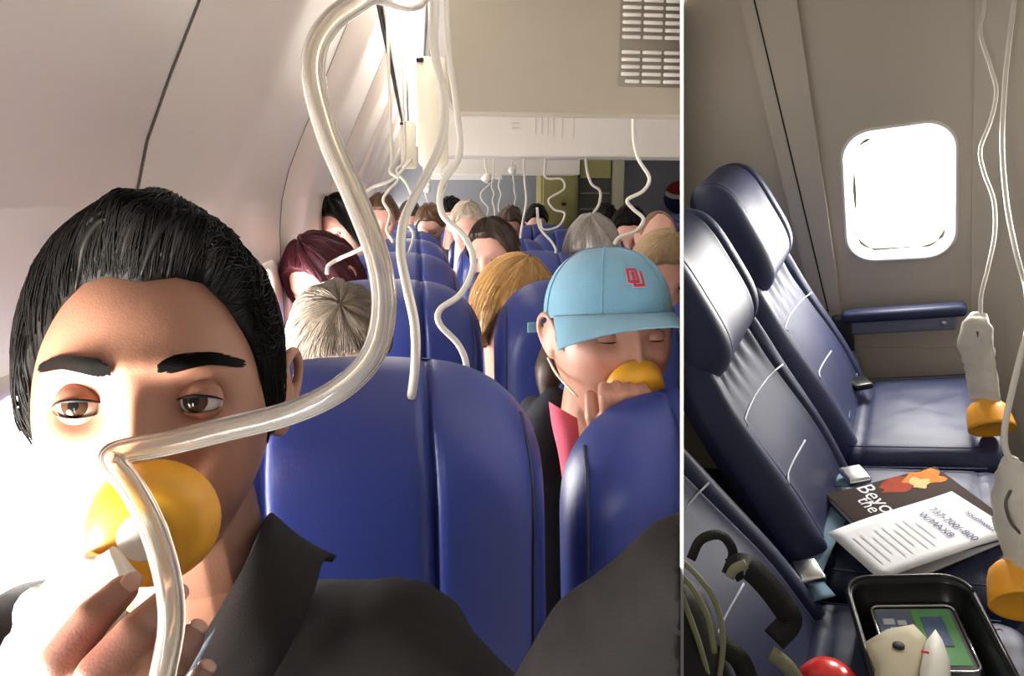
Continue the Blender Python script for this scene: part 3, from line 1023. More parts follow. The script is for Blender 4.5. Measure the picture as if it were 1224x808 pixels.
    jk = part(root, 'jacket', jm, local=True)
    # collar standing at the neck and falling open
    def collar(path, fall, thick, m, nm, par):
        a = catmull([P(*q) for q in path], 6); b = catmull([P(*q) for q in fall], 6)
        n = len(a)
        vv, ff = [], []
        for i in range(n):
            p, q = loc(a[i]), loc(b[i])
            nrm = (q - p).cross(a[min(i + 1, n - 1)] - a[max(i - 1, 0)]).normalized() * thick
            for k in range(5):
                c = p.lerp(q, k / 4) + (-CB).normalized() * (-.008 * math.sin(k / 4 * math.pi))
                vv.append(c + nrm); vv.append(c - nrm)
        for i in range(n - 1):
            for k in range(4):
                o, e = i * 10 + k * 2, (i + 1) * 10 + k * 2
                ff += [(o, o + 2, e + 2, e), (o + 1, e + 1, e + 3, o + 3)]
            ff += [(i * 10, (i + 1) * 10, (i + 1) * 10 + 1, i * 10 + 1), (i * 10 + 8, i * 10 + 9, (i + 1) * 10 + 9, (i + 1) * 10 + 8)]
        e = (n - 1) * 10
        ff += [(0, 1, 3, 2), (2, 3, 5, 4), (4, 5, 7, 6), (6, 7, 9, 8), (e, e + 2, e + 3, e + 1), (e + 2, e + 4, e + 5, e + 3), (e + 4, e + 6, e + 7, e + 5), (e + 6, e + 8, e + 9, e + 7)]
        part(par, nm, raw_mesh(nm, vv, ff, m), local=True)
    collar([(330, 622, .60), (318, 618, .56), (300, 660, .52), (268, 720, .495), (232, 780, .485), (195, 850, .48)],
           [(400, 668, .60), (385, 672, .56), (370, 720, .52), (345, 775, .49), (310, 830, .48), (270, 880, .48)], .003, JACKET, 'collar', jk)
    collar([(300, 668, .530), (285, 700, .508), (262, 738, .496), (238, 778, .488), (205, 838, .484)],
           [(308, 672, .528), (295, 706, .506), (273, 744, .494), (250, 784, .486), (218, 842, .482)], .002, DENIM, 'collar_edge', jk)
    return root, T, base
MAN, MAN_T, MAN_B = build_man()

def oxygen_mask(label, c, axis, up, r, m, frame=ML, bagpts=None, bagr=None, group=None, name='oxygen_mask', tubes=None, length=1.0):
    """cup whose open rim is at c and which narrows along axis; bag hangs at its nose"""
    t = thing(name, label, 'oxygen mask', c, frame, group)
    L = r * 1.25 * length
    prof = [(r * .80, .004), (r * .93, 0), (r * 1.0, L * .03), (r * .985, L * .12), (r * .95, L * .35), (r * .90, L * .60), (r * .80, L * .82), (r * .62, L * .96), (r * .40, L * 1.0), (.002, L * 1.01)]
    part(t, 'cup', raw_mesh('cup', *lathe(prof, c, axis, 40, 1.0, up), m))
    a = Vector(axis).normalized()
    part(t, 'valve_disc', raw_mesh('valve_disc', *lathe([(r * .36, 0), (r * .36, r * .10), (r * .30, r * .14), (.001, r * .15)], Vector(c) + a * L * .99, a, 24), WHITEP))
    if bagpts:
        from mathutils import noise
        v, f = tube(bagpts, bagr, 20, 6, True, False, .42)
        v = [Vector(q) + Vector((noise.noise(Vector(q) * 60), noise.noise(Vector(q) * 60 + Vector((9, 0, 0))), noise.noise(Vector(q) * 60 + Vector((0, 9, 0))))) * .006 for q in v]
        part(t, 'reservoir_bag', raw_mesh('reservoir_bag', v, f, BAG))
    return t

# the man's mask: rim on his face, nose of the cup toward the picture's lower left
mc = P(186, 622, .405)
ax = (P(152, 668, .335) - mc).normalized()
oxygen_mask('yellow oxygen mask cup held over the nose and mouth of the man', mc, ax, CU, .0350, MASKY,
            bagpts=[P(150, 668, .350), P(128, 700, .350), P(95, 735, .352), P(60, 775, .355), P(30, 830, .36), P(10, 890, .365)], bagr=[.012, .022, .032, .036, .034, .02], length=.75)

# ------------------------------------------------------------------ woman in the cap
CAPB = mat('light blue cap cotton', (0.14, 0.31, 0.42), 0.85, var=0.10, vscale=30, bump=0.4, bscale=700, sheen=.2)
CAPR = mat('embroidered crimson', (0.34, 0.02, 0.05), 0.8)
CAPW = mat('embroidered outline', (0.65, 0.60, 0.62), 0.8)
HAIRBRN = mat('dark brown hair', (0.045, 0.024, 0.015), 0.45, var=.3, vscale=60)
NAVYC = mat('navy jacket cloth', (0.010, 0.011, 0.020), 0.85, var=.2, bump=.4, bscale=500)
PINK = mat('pink shirt cotton', (0.62, 0.10, 0.16), 0.85, bump=.3, bscale=500)

def build_woman():
    R = facing(math.radians(14), math.radians(10), math.radians(-2))
    D = 1.06
    H0 = P(727, 402, D)
    base = Vector((H0.x, H0.y + .12, .45))
    root = thing('person', 'woman in light blue baseball cap with closed eyes holding a yellow mask', 'person', base)
    T = Matrix.Translation(H0 - base) @ R.to_4x4() @ Matrix.Scale(1.08, 4)
    loc = lambda p: Vector(p) - base
    mb = MB()
    hv, hf = head_mesh(130, 100, wid=1.04, jaw=.75)
    mb.add([T @ q for q in hv], hf)
    for s in (-1, 1):
        ev, ef = ear_mesh(s, 1.0); mb.add([T @ q for q in ev], ef)
    neck1 = loc(P(700, 560, D + .12))
    mb.add(*capsule(T @ Vector((0, .03, -.06)), neck1, .050, .060, 16))
    mb.add(*capsule(neck1, loc(P(700, 700, D + .15)), .06, .10, 16))
    # hand on the mask
    pw = loc(P(770, 640, D - .02)); mb.add(*capsule(loc(P(800, 800, D + .03)), pw, .036, .026))
    kn = [loc(P(726 + 17 * k, 500 + 2 * k, D - .125)) for k in range(4)]
    wr = [loc(P(748 + 10 * k, 590, D - .05)) for k in range(4)]
    for a, b in zip(wr, kn): mb.add(*capsule(a, b, .015, .0105))
    for a, b in zip(wr + kn[:3], wr[1:] + [wr[3]] + kn[1:]): mb.add(*capsule(a, b, .0135, .0105))
    mb.add(*capsule(pw, wr[1], .024, .018))
    for k in range(4):
        mb.add(*chain([kn[k], loc(P(724 + 16 * k, 474, D - .140)), loc(P(722 + 15 * k, 462 + 1.5 * abs(k - 1), D - .125)), loc(P(724 + 14 * k, 466, D - .108))], [.0100, .0096, .0088, .0075]))
    mb.add(*chain([wr[0], loc(P(722, 540, D - .10)), loc(P(708, 498, D - .11)), loc(P(706, 474, D - .105))], [.014, .012, .0105, .009]))
    me = remesh('body', mb.v, mb.f, .0026, SKIN_W, smooth=3)
    Ti = np.array(T.inverted())
    def paint(q):
        h = q @ Ti[:3, :3].T + Ti[:3, 3]
        c = np.ones((len(q), 3))
        on = (np.abs(h[:, 0]) < .08) & (h[:, 1] < -.03) & (np.abs(h[:, 2]) < .13)
        ch = G(np.abs(h[:, 0]) - .042, .02) * G(h[:, 2] + .02, .02) * on
        c *= 1 - ch[:, None] * np.array([.0, .14, .12])
        return c
    tone(me, paint)
    part(root, 'body', me, local=True)
    for x in (-.0325, .0325): eye_parts(root, T, x, .0105, open_=0.02, skin=SKIN_W)
    brow(root, T, -1, HAIRBRN, 120, .0005, 0, .035, 7); brow(root, T, 1, HAIRBRN, 120, .0005, 0, .035, 8)
    hair = part(root, 'hair', hair_shell('tied', T, HAIRBRN), local=True)
    part(hair, 'hair_strands', hair_strands('tied', T, HAIRBRN, 500, .0006, 9, 7, .0004), local=True, kind='stuff')
    pony = [T @ Vector(q) for q in ((0, .10, .0), (-.02, .125, -.03), (-.045, .12, -.075), (-.055, .11, -.12))]
    part(hair, 'ponytail', raw_mesh('ponytail', *tube(pony, [.02, .034, .028, .006], 14, 5), HAIRBRN), local=True)
    # loose hair drawn back behind the ear
    j = MB()
    sh1, sh2 = loc(P(640, 590, D + .10)), loc(P(830, 600, D + .14))
    mid = loc(P(705, 590, D + .16))
    for a, b, r0, r1 in ((sh1, mid, .065, .075), (mid, sh2, .075, .065), (mid, loc(P(705, 850, D + .2)), .09, .13), (sh1, loc(P(640, 850, D + .1)), .062, .06), (sh2, loc(P(830, 850, D + .1)), .062, .06),
                         (loc(P(662, 480, D + .09)), loc(P(632, 560, D + .09)), .026, .055), (loc(P(640, 492, D + .13)), loc(P(628, 600, D + .12)), .030, .06)):
        j.add(*capsule(a, b, r0, r1, 18))
    jk = part(root, 'jacket', remesh('jacket', j.v, j.f, .008, NAVYC, smooth=6), local=True)
    # pink shirt front
    a = catmull([P(656, 480, D + .02), P(660, 510, D - .00), P(668, 545, D - .01), P(676, 600, D - .01)], 5)
    b = catmull([P(690, 500, D + .00), P(692, 520, D - .02), P(694, 550, D - .02), P(700, 600, D - .02)], 5)
    vv, ff = [], []
    for p, q in zip(a, b):
        for k in range(5):
            c = loc(p).lerp(loc(q), k / 4) + CB * .010 * math.sin(k / 4 * math.pi)
            vv += [c, c - CB * .006]
    n = len(a)
    for i in range(n - 1):
        for k in range(4):
            o, e = i * 10 + k * 2, i * 10 + 10 + k * 2
            ff += [(o, o + 2, e + 2, e), (o + 1, e + 1, e + 3, o + 3)]
        ff += [(i * 10, i * 10 + 10, i * 10 + 11, i * 10 + 1), (i * 10 + 8, i * 10 + 9, i * 10 + 19, i * 10 + 18)]
    part(root, 'shirt', raw_mesh('shirt', vv, ff, PINK), local=True)
    # ---- the cap, a thing of its own on her head
    cb = H0 + R @ Vector((0, 0, .05))
    cap = thing('baseball_cap', 'light blue baseball cap with crimson interlocking letters worn by the woman', 'cap', cb)
    TC = Matrix.Translation(H0 - cb) @ R.to_4x4() @ Matrix.Scale(1.08, 4)
    tilt = Matrix.Rotation(math.radians(-6), 3, 'X')
    def dome(la, el, off=0.0):
        rx, ry, rz = .0850 + off, .108 + off, .092 + off
        ce = max(0.0, math.cos(el)) ** .82
        p = Vector((rx * ce * math.sin(la), -ry * ce * math.cos(la), rz * math.sin(el) ** .95 if el > 0 else rz * el))
        return tilt @ (p + Vector((0, .006, .030)))
    dv, df = grid(72, 22, lambda u, v: TC @ dome(2 * math.pi * u, v * 1.565 + 0.0 - .02), wrap=True)
    crown = part(cap, 'crown', raw_mesh('crown', dv, df, CAPB), local=True)
    for k in range(6):
        la = math.pi / 6 + k * math.pi / 3
        pts = [TC @ dome(la, e, .0006) for e in np.linspace(.02, 1.54, 14)]
        part(crown, 'seam', raw_mesh('seam', *tube(pts, .0011, 5, 2), CAPB), local=True)
    part(crown, 'button', raw_mesh('button', *ellipsoid(TC @ dome(0, 1.56, .001), (.006, .006, .003)), CAPB), local=True)
    def brimpt(a, b, top):
        la = a * math.radians(78)
        p = dome(la, 0.0, .001)
        out = .066 * (1 - .30 * abs(a) ** 4) * b
        q = p + Vector((0.10 * a * out, -out * (0.72 + .28 * math.cos(la)), -.10 * out))
        q.z -= .034 * a * a * (b + .1) - .004
        q.z += (.0011 if top else -.0011)
        return TC @ q
    tv, tf = grid(36, 14, lambda u, v: brimpt(u * 2 - 1, v, True))
    bv, bf = grid(36, 14, lambda u, v: brimpt(u * 2 - 1, v, False))
    n = len(tv)
    edge = []
    for i in range(35): edge.append((13 * 36 + i, 13 * 36 + i + 1, n + 13 * 36 + i + 1, n + 13 * 36 + i)); edge.append((i + 1, i, n + i, n + i + 1))
    for jx in range(13):
        edge.append((jx * 36, (jx + 1) * 36, n + (jx + 1) * 36, n + jx * 36)); edge.append(((jx + 1) * 36 + 35, jx * 36 + 35, n + jx * 36 + 35, n + (jx + 1) * 36 + 35))
    part(cap, 'brim', raw_mesh('brim', tv + bv, tf + [tuple(q + n for q in reversed(t)) for t in bf] + edge, CAPB), local=True)
    # strap end at the side
    s0 = TC @ dome(-1.9, .02, .002)
    sv, sf = rbox((0, 0, 0), (.030, .003, .016), .0012, 2)
    sp = loc(P(642, 391, D + .02)) + base - cb
    part(cap, 'strap', raw_mesh('strap', [q + sp for q in sv], sf, CAPB), local=True)
    # interlocking letters laid on the front panel
    def glyph(poly_rects, off, m, nm):
        V, F = [], []
        for (xa, xb, za, zb) in poly_rects:
            k = len(V)
            for i in range(4):
                for jx in range(4):
                    x = xa + (xb - xa) * i / 3; zq = za + (zb - za) * jx / 3
                    V.append(TC @ dome(x / .098, .54 + zq / .105, off))
            for i in range(3):
                for jx in range(3):
                    F.append((k + i * 4 + jx, k + (i + 1) * 4 + jx, k + (i + 1) * 4 + jx + 1, k + i * 4 + jx + 1))
        return raw_mesh(nm, V, F, m, False)
    s = .0045
    def O(cx, cz, w, h, t): return [(cx - w, cx - w + t, cz - h, cz + h), (cx + w - t, cx + w, cz - h, cz + h), (cx - w + t, cx + w - t, cz + h - t, cz + h), (cx - w + t, cx + w - t, cz - h, cz - h + t)]
    def U(cx, cz, w, h, t): return [(cx - w, cx - w + t, cz - h, cz + h), (cx + w - t, cx + w, cz - h, cz + h), (cx - w + t, cx + w - t, cz - h, cz - h + t)]
    gl = part(crown, 'emblem', glyph(O(-.0035, .0025, .0105, .0135, .0062) + U(.0045, -.0035, .0105, .0135, .0062), .0012, CAPW, 'emblem'), local=True)
    gl['kind'] = 'stuff'
    e2 = part(crown, 'emblem_letter', glyph(O(-.0035, .0025, .0096, .0126, .0044), .0020, CAPR, 'emblem_letter'), local=True)
    e3 = part(crown, 'emblem_letter', glyph(U(.0045, -.0035, .0096, .0126, .0044), .0025, CAPR, 'emblem_letter'), local=True)
    # her mask and elastic
    c = T @ Vector((0, -.090, -.048)) + base
    ax = (R @ Vector((0.0, -1, -.35))).normalized()
    mk = oxygen_mask('yellow oxygen mask cup held by the woman in the blue cap', c, ax, CU, .042, MASKY, length=.55)
    k = Vector(c)
    for pts in ([P(655, 428, D + .03), P(666, 448, D - .03), P(690, 474, D - .09)], [P(792, 402, D - .02), P(785, 430, D - .06), P(774, 466, D - .10)]):
        part(mk, 'elastic_strap', raw_mesh('elastic_strap', *tube(pts, .0018, 6, 6), ELASTIC))
build_woman()

# ------------------------------------------------------------------ passengers farther back
def hmat(name, c, var=.35): return mat(name + ' hair', c, .5, var=var, vscale=70)
CLOTH = {}
def cloth(name, c): return mat(name + ' shirt cloth', c, .85, var=.2, bump=.3, bscale=400)
def passenger(px, py, d, yaw, pitch, roll, style, hm, skin, shirt, label, sc=1.0, strands=500, vox=.006, group=None, seed=11):
    R = facing(math.radians(yaw), math.radians(pitch), math.radians(roll))
    H0 = P(px, py, d)
    base = Vector((H0.x, H0.y + .03, .45))
    root = thing('person', label, 'person', base, group=group)
    T = Matrix.Translation(H0 - base) @ R.to_4x4() @ Matrix.Scale(sc, 4)
    mb = MB()
    hv, hf = head_mesh(72, 54); mb.add([T @ q for q in hv], hf)
    for s in (-1, 1):
        ev, ef = ear_mesh(s); mb.add([T @ q for q in ev], ef)
    nk = Vector((0, .06, H0.z - base.z - .20))
    mb.add(*capsule(T @ Vector((0, .03, -.05)), nk, .05 * sc, .06, 14)); mb.add(*capsule(nk, nk + Vector((0, .01, -.10)), .06, .10, 14))
    me = remesh('body', mb.v, mb.f, vox, skin, smooth=2)
    tone(me, lambda q: np.ones((len(q), 3)))
    part(root, 'body', me, local=True)
    for x in (-.0325, .0325): eye_parts(root, T, x, .0115, open_=.8, skin=skin)
    h = part(root, 'hair', hair_shell(style, T, hm, 80, 28), local=True)
    if strands: part(h, 'hair_strands', hair_strands(style, T, hm, strands, .0009 * sc, seed, 6, .004), local=True, kind='stuff')
    j = MB()
    for s in (-1, 1):
        sx = s * .14
        if s < 0: sx = max(sx, WALLX + .07 - base.x)
        j.add(*capsule(nk + Vector((0, .01, -.05)), nk + Vector((sx, .0, -.08)), .07, .055, 14))
        j.add(*capsule(nk + Vector((sx, .0, -.08)), nk + Vector((sx, -.05, -.30)), .052, .045, 14))
    j.add(*capsule(nk + Vector((0, .0, -.08)), nk + Vector((0, -.02, -.36)), .09, .10, 16))
    part(root, 'shirt', remesh('shirt', j.v, j.f, .012, shirt, smooth=4), local=True)
    return root
passenger(408, 418, 1.30, 20, 58, -12, 'short', hmat('grey brown', (.24, .19, .14), .6), SKIN_P, cloth('grey', (.2, .2, .22)), 'passenger with grey brown hair bowing the head behind the large navy seat', 1.0, 1500, .006)
passenger(388, 336, 1.98, -25, 44, 0, 'long', hmat('dark red', (.09, .012, .022)), SKIN_P, cloth('black', (.02, .02, .02)), 'passenger with dark red hair next to the window wall', 1.02, 900)
passenger(612, 372, 1.80, 25, 24, 6, 'fringe', hmat('blonde', (.52, .31, .11), .3), SKIN_P, cloth('patterned pale', (.35, .36, .38)), 'blonde woman with a fringe behind the seat beside the cap wearer', 1.05, 1100)
passenger(590, 308, 2.45, -20, 20, 0, 'short', hmat('dark brown', (.035, .018, .012)), SKIN_P, cloth('navy', (.02, .02, .05)), 'passenger with dark brown hair and pink forehead behind the blonde woman', 1.02, 500)
passenger(708, 306, 2.55, -10, 30, 0, 'fringe', hmat('silver', (.38, .35, .32), .3), SKIN_P, cloth('teal', (.03, .08, .10)), 'silver haired passenger sitting behind the cap wearer', 1.08, 700)
passenger(790, 328, 2.10, 10, 40, 0, 'short', hmat('pale blond', (.42, .30, .17)), SKIN_P, cloth('dark', (.02, .02, .03)), 'passenger with short pale blond hair bowing beside the divider panel', 1.0, 600)
passenger(786, 288, 3.05, 0, 15, 0, 'bald', hmat('thin reddish', (.2, .10, .06)), SKIN_P, cloth('dark', (.02, .02, .03)), 'bald passenger with reddish scalp behind the pale blond one', 1.05, 0)
passenger(752, 282, 3.30, -10, 34, 0, 'short', hmat('black', (.012, .01, .01)), SKIN_P, cloth('black', (.02, .02, .02)), 'black haired passenger next to the bald one', 1.05, 200)
passenger(412, 272, 2.85, -30, 36, 0, 'long', hmat('black', (.012, .01, .01)), SKIN_P, cloth('dark', (.02, .02, .03)), 'black haired passenger by the window wall behind the dark red hair', 1.0, 300)
passenger(456, 262, 3.65, 10, 34, 0, 'short', hmat('brown', (.10, .05, .025)), SKIN_P, cloth('grey', (.2, .2, .22)), 'brown haired passenger behind the hanging tube cluster', 1.0, 200)
passenger(558, 272, 3.30, 10, 36, 0, 'short', hmat('white blond', (.50, .42, .33)), SKIN_P, cloth('grey', (.2, .2, .22)), 'white blond passenger in the middle rows near the wavy tube', .95, 300)
FARG = 'distant passengers toward the bulkhead'
for k, (px, py, d, hm, lab) in enumerate([
        (540, 258, 4.6, hmat('black', (.012, .01, .01)), 'distant passenger with black hair before the grey bulkhead'),
        (515, 269, 4.1, hmat('brown', (.10, .05, .025)), 'distant passenger with brown hair before the grey bulkhead'),
        (610, 269, 4.5, hmat('dark brown', (.035, .018, .012)), 'distant passenger with dark brown hair near the olive cabinet'),
        (641, 264, 5.25, hmat('black', (.012, .01, .01)), 'distant black haired passenger beside the olive cabinet'),
        (490, 262, 4.9, hmat('dark brown', (.035, .018, .012)), 'distant dark brown haired passenger near the tube cluster'),
        (722, 266, 4.6, hmat('black', (.012, .01, .01)), 'distant black haired passenger below the galley shelves')]):
    passenger(px, py, d, -10 + 5 * k, 48, 0, 'short', hm, SKIN_P, cloth('dark', (.02, .02, .03)), lab, 1.0, 0, .008)

# ------------------------------------------------------------------ oxygen tubes
def o2tube(label, pts, r, m=TUBE_W, hollow=False, frame=ML, group=None, sub=8, name='oxygen_tube', up=True):
    w = [P(*q) if frame is ML else SP(*q) for q in pts]
    zt_ = 1.918 if frame is ML else 1.89
    if up and w[0].z < zt_ - .02:      # runs on up to the overhead unit it dropped from
        w = [Vector((w[0].x, w[0].y, zt_)), Vector((w[0].x, w[0].y, (w[0].z * .5 + zt_ * .5)))] + w
    v, f = hollow_tube(w, r, r * .62, 16, sub) if hollow else tube(w, r, 8, sub)
    return solo(name, raw_mesh(name, v, f, m), label, 'oxygen tube', w[0], frame, group)

# the big clear tube looping in front of the man, kinked beside his nose
o2tube('thick clear oxygen tube looping down and folding before the face of the man',
       [(520, -60, .36), (440, -6, .31), (392, 30, .285), (374, 82, .27), (392, 160, .265), (426, 240, .262), (452, 310, .26), (459, 370, .26), (445, 425, .26), (405, 466, .262), (345, 494, .266), (270, 513, .268), (200, 530, .268), (152, 538, .266), (134, 545, .264), (137, 556, .262), (158, 584, .258), (182, 630, .254), (200, 690, .252), (205, 745, .252), (196, 800, .254), (180, 870, .262)],
       .0046, TUBE, True)
o2tube('milky oxygen tube hanging beside the oxygen box door down to the seat behind the man',
       [(515, -40, .80), (520, 10, .80), (519, 60, .80), (531, 120, .80), (527, 170, .79), (505, 218, .78), (484, 260, .76), (479, 300, .75), (487, 345, .74), (496, 390, .74), (496, 440, .745), (488, 500, .80)], .0050, TUBE_W)
o2tube('wavy milky oxygen tube in front of the seats behind the man',
       [(535, 40, 1.0), (546, 130, 1.0), (549, 185, 1.0), (528, 222, 1.0), (529, 256, 1.0), (556, 284, 1.0), (566, 315, 1.0), (552, 350, 1.0), (526, 370, 1.0), (526, 388, 1.0), (548, 412, 1.0), (558, 440, 1.0), (556, 490, 1.05)], .0046, TUBE_W)
o2tube('zigzag oxygen tube hanging above the silver haired passenger and the cap',
       [(757, 150, 1.95), (762, 187, 1.95), (776, 212, 1.95), (769, 228, 1.95), (750, 239, 1.95), (757, 250, 1.95), (769, 262, 1.95), (760, 276, 1.95), (740, 284, 1.95), (734, 292, 1.95)], .0052, TUBE_W)
o2tube('short curled oxygen tube hanging in front of the galley shelves',
       [(700, 190, 3.75), (706, 218, 3.75), (717, 228, 3.75), (716, 244, 3.75), (709, 256, 3.75), (708, 270, 3.75)], .0075, TUBE_W)
o2tube('nearly straight oxygen tube hanging from the cream panel in the middle rows',
       [(626, 186, 3.75), (627, 215, 3.75), (629, 240, 3.75), (624, 270, 3.75), (620, 298, 3.75)], .0062, TUBE_W)
o2tube('looped oxygen tube hanging before the olive cabinet',
       [(652, 190, 3.75), (652, 212, 3.75), (671, 214, 3.75), (674, 226, 3.75), (656, 238, 3.75), (662, 250, 3.75), (675, 255, 3.75), (668, 270, 3.75), (650, 274, 3.75), (646, 262, 3.75)], .0060, TUBE_W)
o2tube('hooked oxygen tube lying over the dark seats behind the blonde woman',
       [(642, 248, 2.45), (645, 272, 2.45), (660, 290, 2.43), (664, 302, 2.43), (650, 307, 2.43), (637, 303, 2.43)], .0046, TUBE_W, up=False)
o2tube('oxygen tube lying across the dark red hair by the window wall',
       [(446, 285, 1.62), (430, 298, 1.66), (408, 308, 1.70), (393, 317, 1.70), (391, 328, 1.70)], .0050, TUBE_W, up=False)
o2tube('oxygen tube bending from the tube cluster toward the window wall',
       [(492, 190, 2.5), (470, 214, 2.5), (445, 224, 2.5), (432, 236, 2.5), (430, 255, 2.5)], .0060, TUBE_W, up=False)
o2tube('twisted oxygen tube in the cluster below the light strip',
       [(468, 186, 2.4), (466, 205, 2.4), (476, 214, 2.4), (464, 228, 2.4), (458, 240, 2.4), (466, 256, 2.4), (462, 275, 2.4), (470, 290, 2.4)], .0052, TUBE_W)
o2tube('second twisted oxygen tube in the cluster below the light strip',
       [(484, 186, 2.6), (474, 204, 2.6), (486, 220, 2.6), (492, 240, 2.6), (484, 262, 2.6), (494, 280, 2.6), (488, 305, 2.6)], .0048, TUBE_W)
FG = 'thin curled tubes hanging before the bulkhead'
for k, (x, y, d) in enumerate([(511, 205, 4.6), (530, 208, 5.2), (580, 212, 4.2), (590, 222, 4.9), (600, 214, 5.6), (612, 210, 5.0)]):
    q = random.Random(k)
    pts = [(x, y - 14, d)] + [(x + q.uniform(-5, 5), y + 9 * i, d) for i in range(6)]
    o2tube('thin curled oxygen tube hanging in front of the grey bulkhead', pts, .0055, TUBE_W, group=FG)
# little masks at the end of some distant tubes
for (x, y, d, lab) in ((580, 216, 4.15, 'tiny white oxygen cup hanging before the bulkhead near the middle rows'), (611, 206, 4.95, 'tiny white oxygen cup hanging beside the cream overhead panel'), (509, 228, 4.55, 'tiny white oxygen cup hanging near the tube cluster')):
    c = P(x, y, d)
    t = thing('oxygen_mask', lab, 'oxygen mask', c)
    part(t, 'cup', raw_mesh('cup', *lathe([(.022, 0), (.028, .002), (.026, .03), (.016, .045), (.002, .047)], c, (0.3, -.4, .6), 16), WHITEP))
    part(t, 'valve_disc', raw_mesh('valve_disc', *lathe([(.012, .046), (.012, .052), (.001, .053)], c, (0.3, -.4, .6), 12), WHITEP))

# ================================================================== RIGHT BAY: the empty seat row by its window
WY = 0.553
WIN_C, WIN_W, WIN_H, WIN_R_ = (0.172, 0.960), 0.272, 0.372, 0.072
def wall_right():
    hole = [(WIN_C[0] + a, WIN_C[1] + b) for a, b in rrect(WIN_W, WIN_H, WIN_R_)]
    n = len(hole)
    X0, X1, Z0, Z1 = -2.2, 1.6, 0.0, 2.1
    outer = []
    for (x, z_) in hole:      # project each hole point outward to the rectangle
        dx, dz = x - WIN_C[0], z_ - WIN_C[1]
        k = min(((X1 - WIN_C[0]) / dx if dx > 1e-9 else 1e9), ((X0 - WIN_C[0]) / dx if dx < -1e-9 else 1e9), ((Z1 - WIN_C[1]) / dz if dz > 1e-9 else 1e9), ((Z0 - WIN_C[1]) / dz if dz < -1e-9 else 1e9))
        outer.append((WIN_C[0] + dx * k, WIN_C[1] + dz * k))
    v = [(x, WY, z_) for x, z_ in hole] + [(x, WY, z_) for x, z_ in outer]
    f = [(i, (i + 1) % n, n + (i + 1) % n, n + i) for i in range(n)]
    # corners of the rectangle
    cs = [(X1, WY, Z1), (X0, WY, Z1), (X0, WY, Z0), (X1, WY, Z0)]
    for c in cs:
        best = min(range(n), key=lambda i: min(abs(outer[i][0] - c[0]), 1) + 0) if False else None
    def side(i):
        x, z_ = outer[i]
        return 'r' if abs(x - X1) < 1e-6 else 'l' if abs(x - X0) < 1e-6 else 't' if abs(z_ - Z1) < 1e-6 else 'b'
    for i in range(n):
        a, b = side(i), side((i + 1) % n)
        if a != b:
            for c in cs:
                s = {'r': abs(c[0] - X1) < 1e-6, 'l': abs(c[0] - X0) < 1e-6, 't': abs(c[2] - Z1) < 1e-6, 'b': abs(c[2] - Z0) < 1e-6}
                if s[a] and s[b]:
                    v.append(c); f.append((n + i, n + (i + 1) % n, len(v) - 1))
    return raw_mesh('wall_right', v, f, PANEL_R, False)
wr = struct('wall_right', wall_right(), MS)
def slab(pts, y0, y1, m, nm, par):
    n = len(pts)
    e = .012
    L1 = [(x, y0, z_) for x, z_ in pts]; L2 = [(x, y1, z_) for x, z_ in pts]
    v, f = ring_loft([L1, L2]); f.append(tuple(range(2 * n - 1, n - 1, -1)))
    f.append(tuple(range(n)))
    o = struct(nm, raw_mesh(nm, v, f, m, False), MS, parent=par)
    return o
def wp(px, py): 
    q = hit(px, py, 'y', WY - .02, MS); return (q.x, q.z)
a, b, c, d = wp(876, -30), wp(948, -30), wp(1006, 372), wp(972, 372)
down = lambda p, q, zz: (q[0] + (q[0] - p[0]) * (zz - q[1]) / (q[1] - p[1]), zz)
slab([a, b, c, down(b, c, .05), down(a, d, .05), d], WY - .022, WY, PANEL_R, 'wall_rib', wr)
a, b = wp(1166, -30), wp(1160, 420)
slab([a, b, down(a, b, .05), (1.5, .05), (1.5, a[1])], WY - .020, WY, PANEL_R, 'wall_rib', wr)
# grooves on the rib
g0, g1 = wp(897, -20), wp(990, 372)
slab([(g0[0] - .002, g0[1]), (g0[0] + .002, g0[1]), (g1[0] + .002, g1[1]), (g1[0] - .002, g1[1])], WY - .0235, WY - .0215, DARK, 'panel_joint', wr)
# lower ledge of the wall behind the armrest
q0, q1 = hit(1030, 424, 'y', WY, MS), hit(1150, 414, 'y', WY, MS)
slab([(-.6, .05), (1.5, .05), (1.5, q1.z), (-.6, q1.z)], WY - .014, WY, PANEL_R, 'wall_kick_panel', wr)
# window
L = lambda w, h, r, y: [(WIN_C[0] + p, y, WIN_C[1] + q) for p, q in rrect(w, h, r)]
wo = struct('window_%d' % (wn + 1), raw_mesh('window_frame', *ring_loft([L(WIN_W + .012, WIN_H + .012, WIN_R_ + .006, WY + .001), L(WIN_W + .008, WIN_H + .008, WIN_R_ + .004, WY - .006), L(WIN_W - .006, WIN_H - .006, WIN_R_, WY - .005), L(WIN_W - .018, WIN_H - .018, WIN_R_ - .004, WY + .02), L(WIN_W - .075, WIN_H - .075, WIN_R_ - .022, WY + .05)]), WHITEP), MS)
struct('window_pane', raw_mesh('window_pane', L(WIN_W - .068, WIN_H - .068, WIN_R_ - .02, WY + .05), [tuple(range(36))], WINPANE_R, False), MS, parent=wo)
GASK = mat('grey window seal', (0.12, 0.11, 0.09), .7)
loop = [Vector(q) for q in L(WIN_W - .052, WIN_H - .052, WIN_R_ - .016, WY + .022)]
for i0, i1 in ((10, 13), (17, 18), (18, 19), (20, 24), (24, 27), (27, 31), (31, 34)):
    seg = [loop[i % 36] for i in range(i0, i1 + 1)]
    if len(seg) == 2: seg = [seg[0].lerp(seg[1], .15), seg[0].lerp(seg[1], .5), seg[0].lerp(seg[1], .72)]
    struct('window_seal', raw_mesh('window_seal', *tube(seg, [.002, .0060, .0045, .0015], 6, 4), GASK), MS, parent=wo)
w2 = struct('window_%d' % (wn + 2), wo.data, MS @ Matrix.Translation((.52, -.026, 0)))
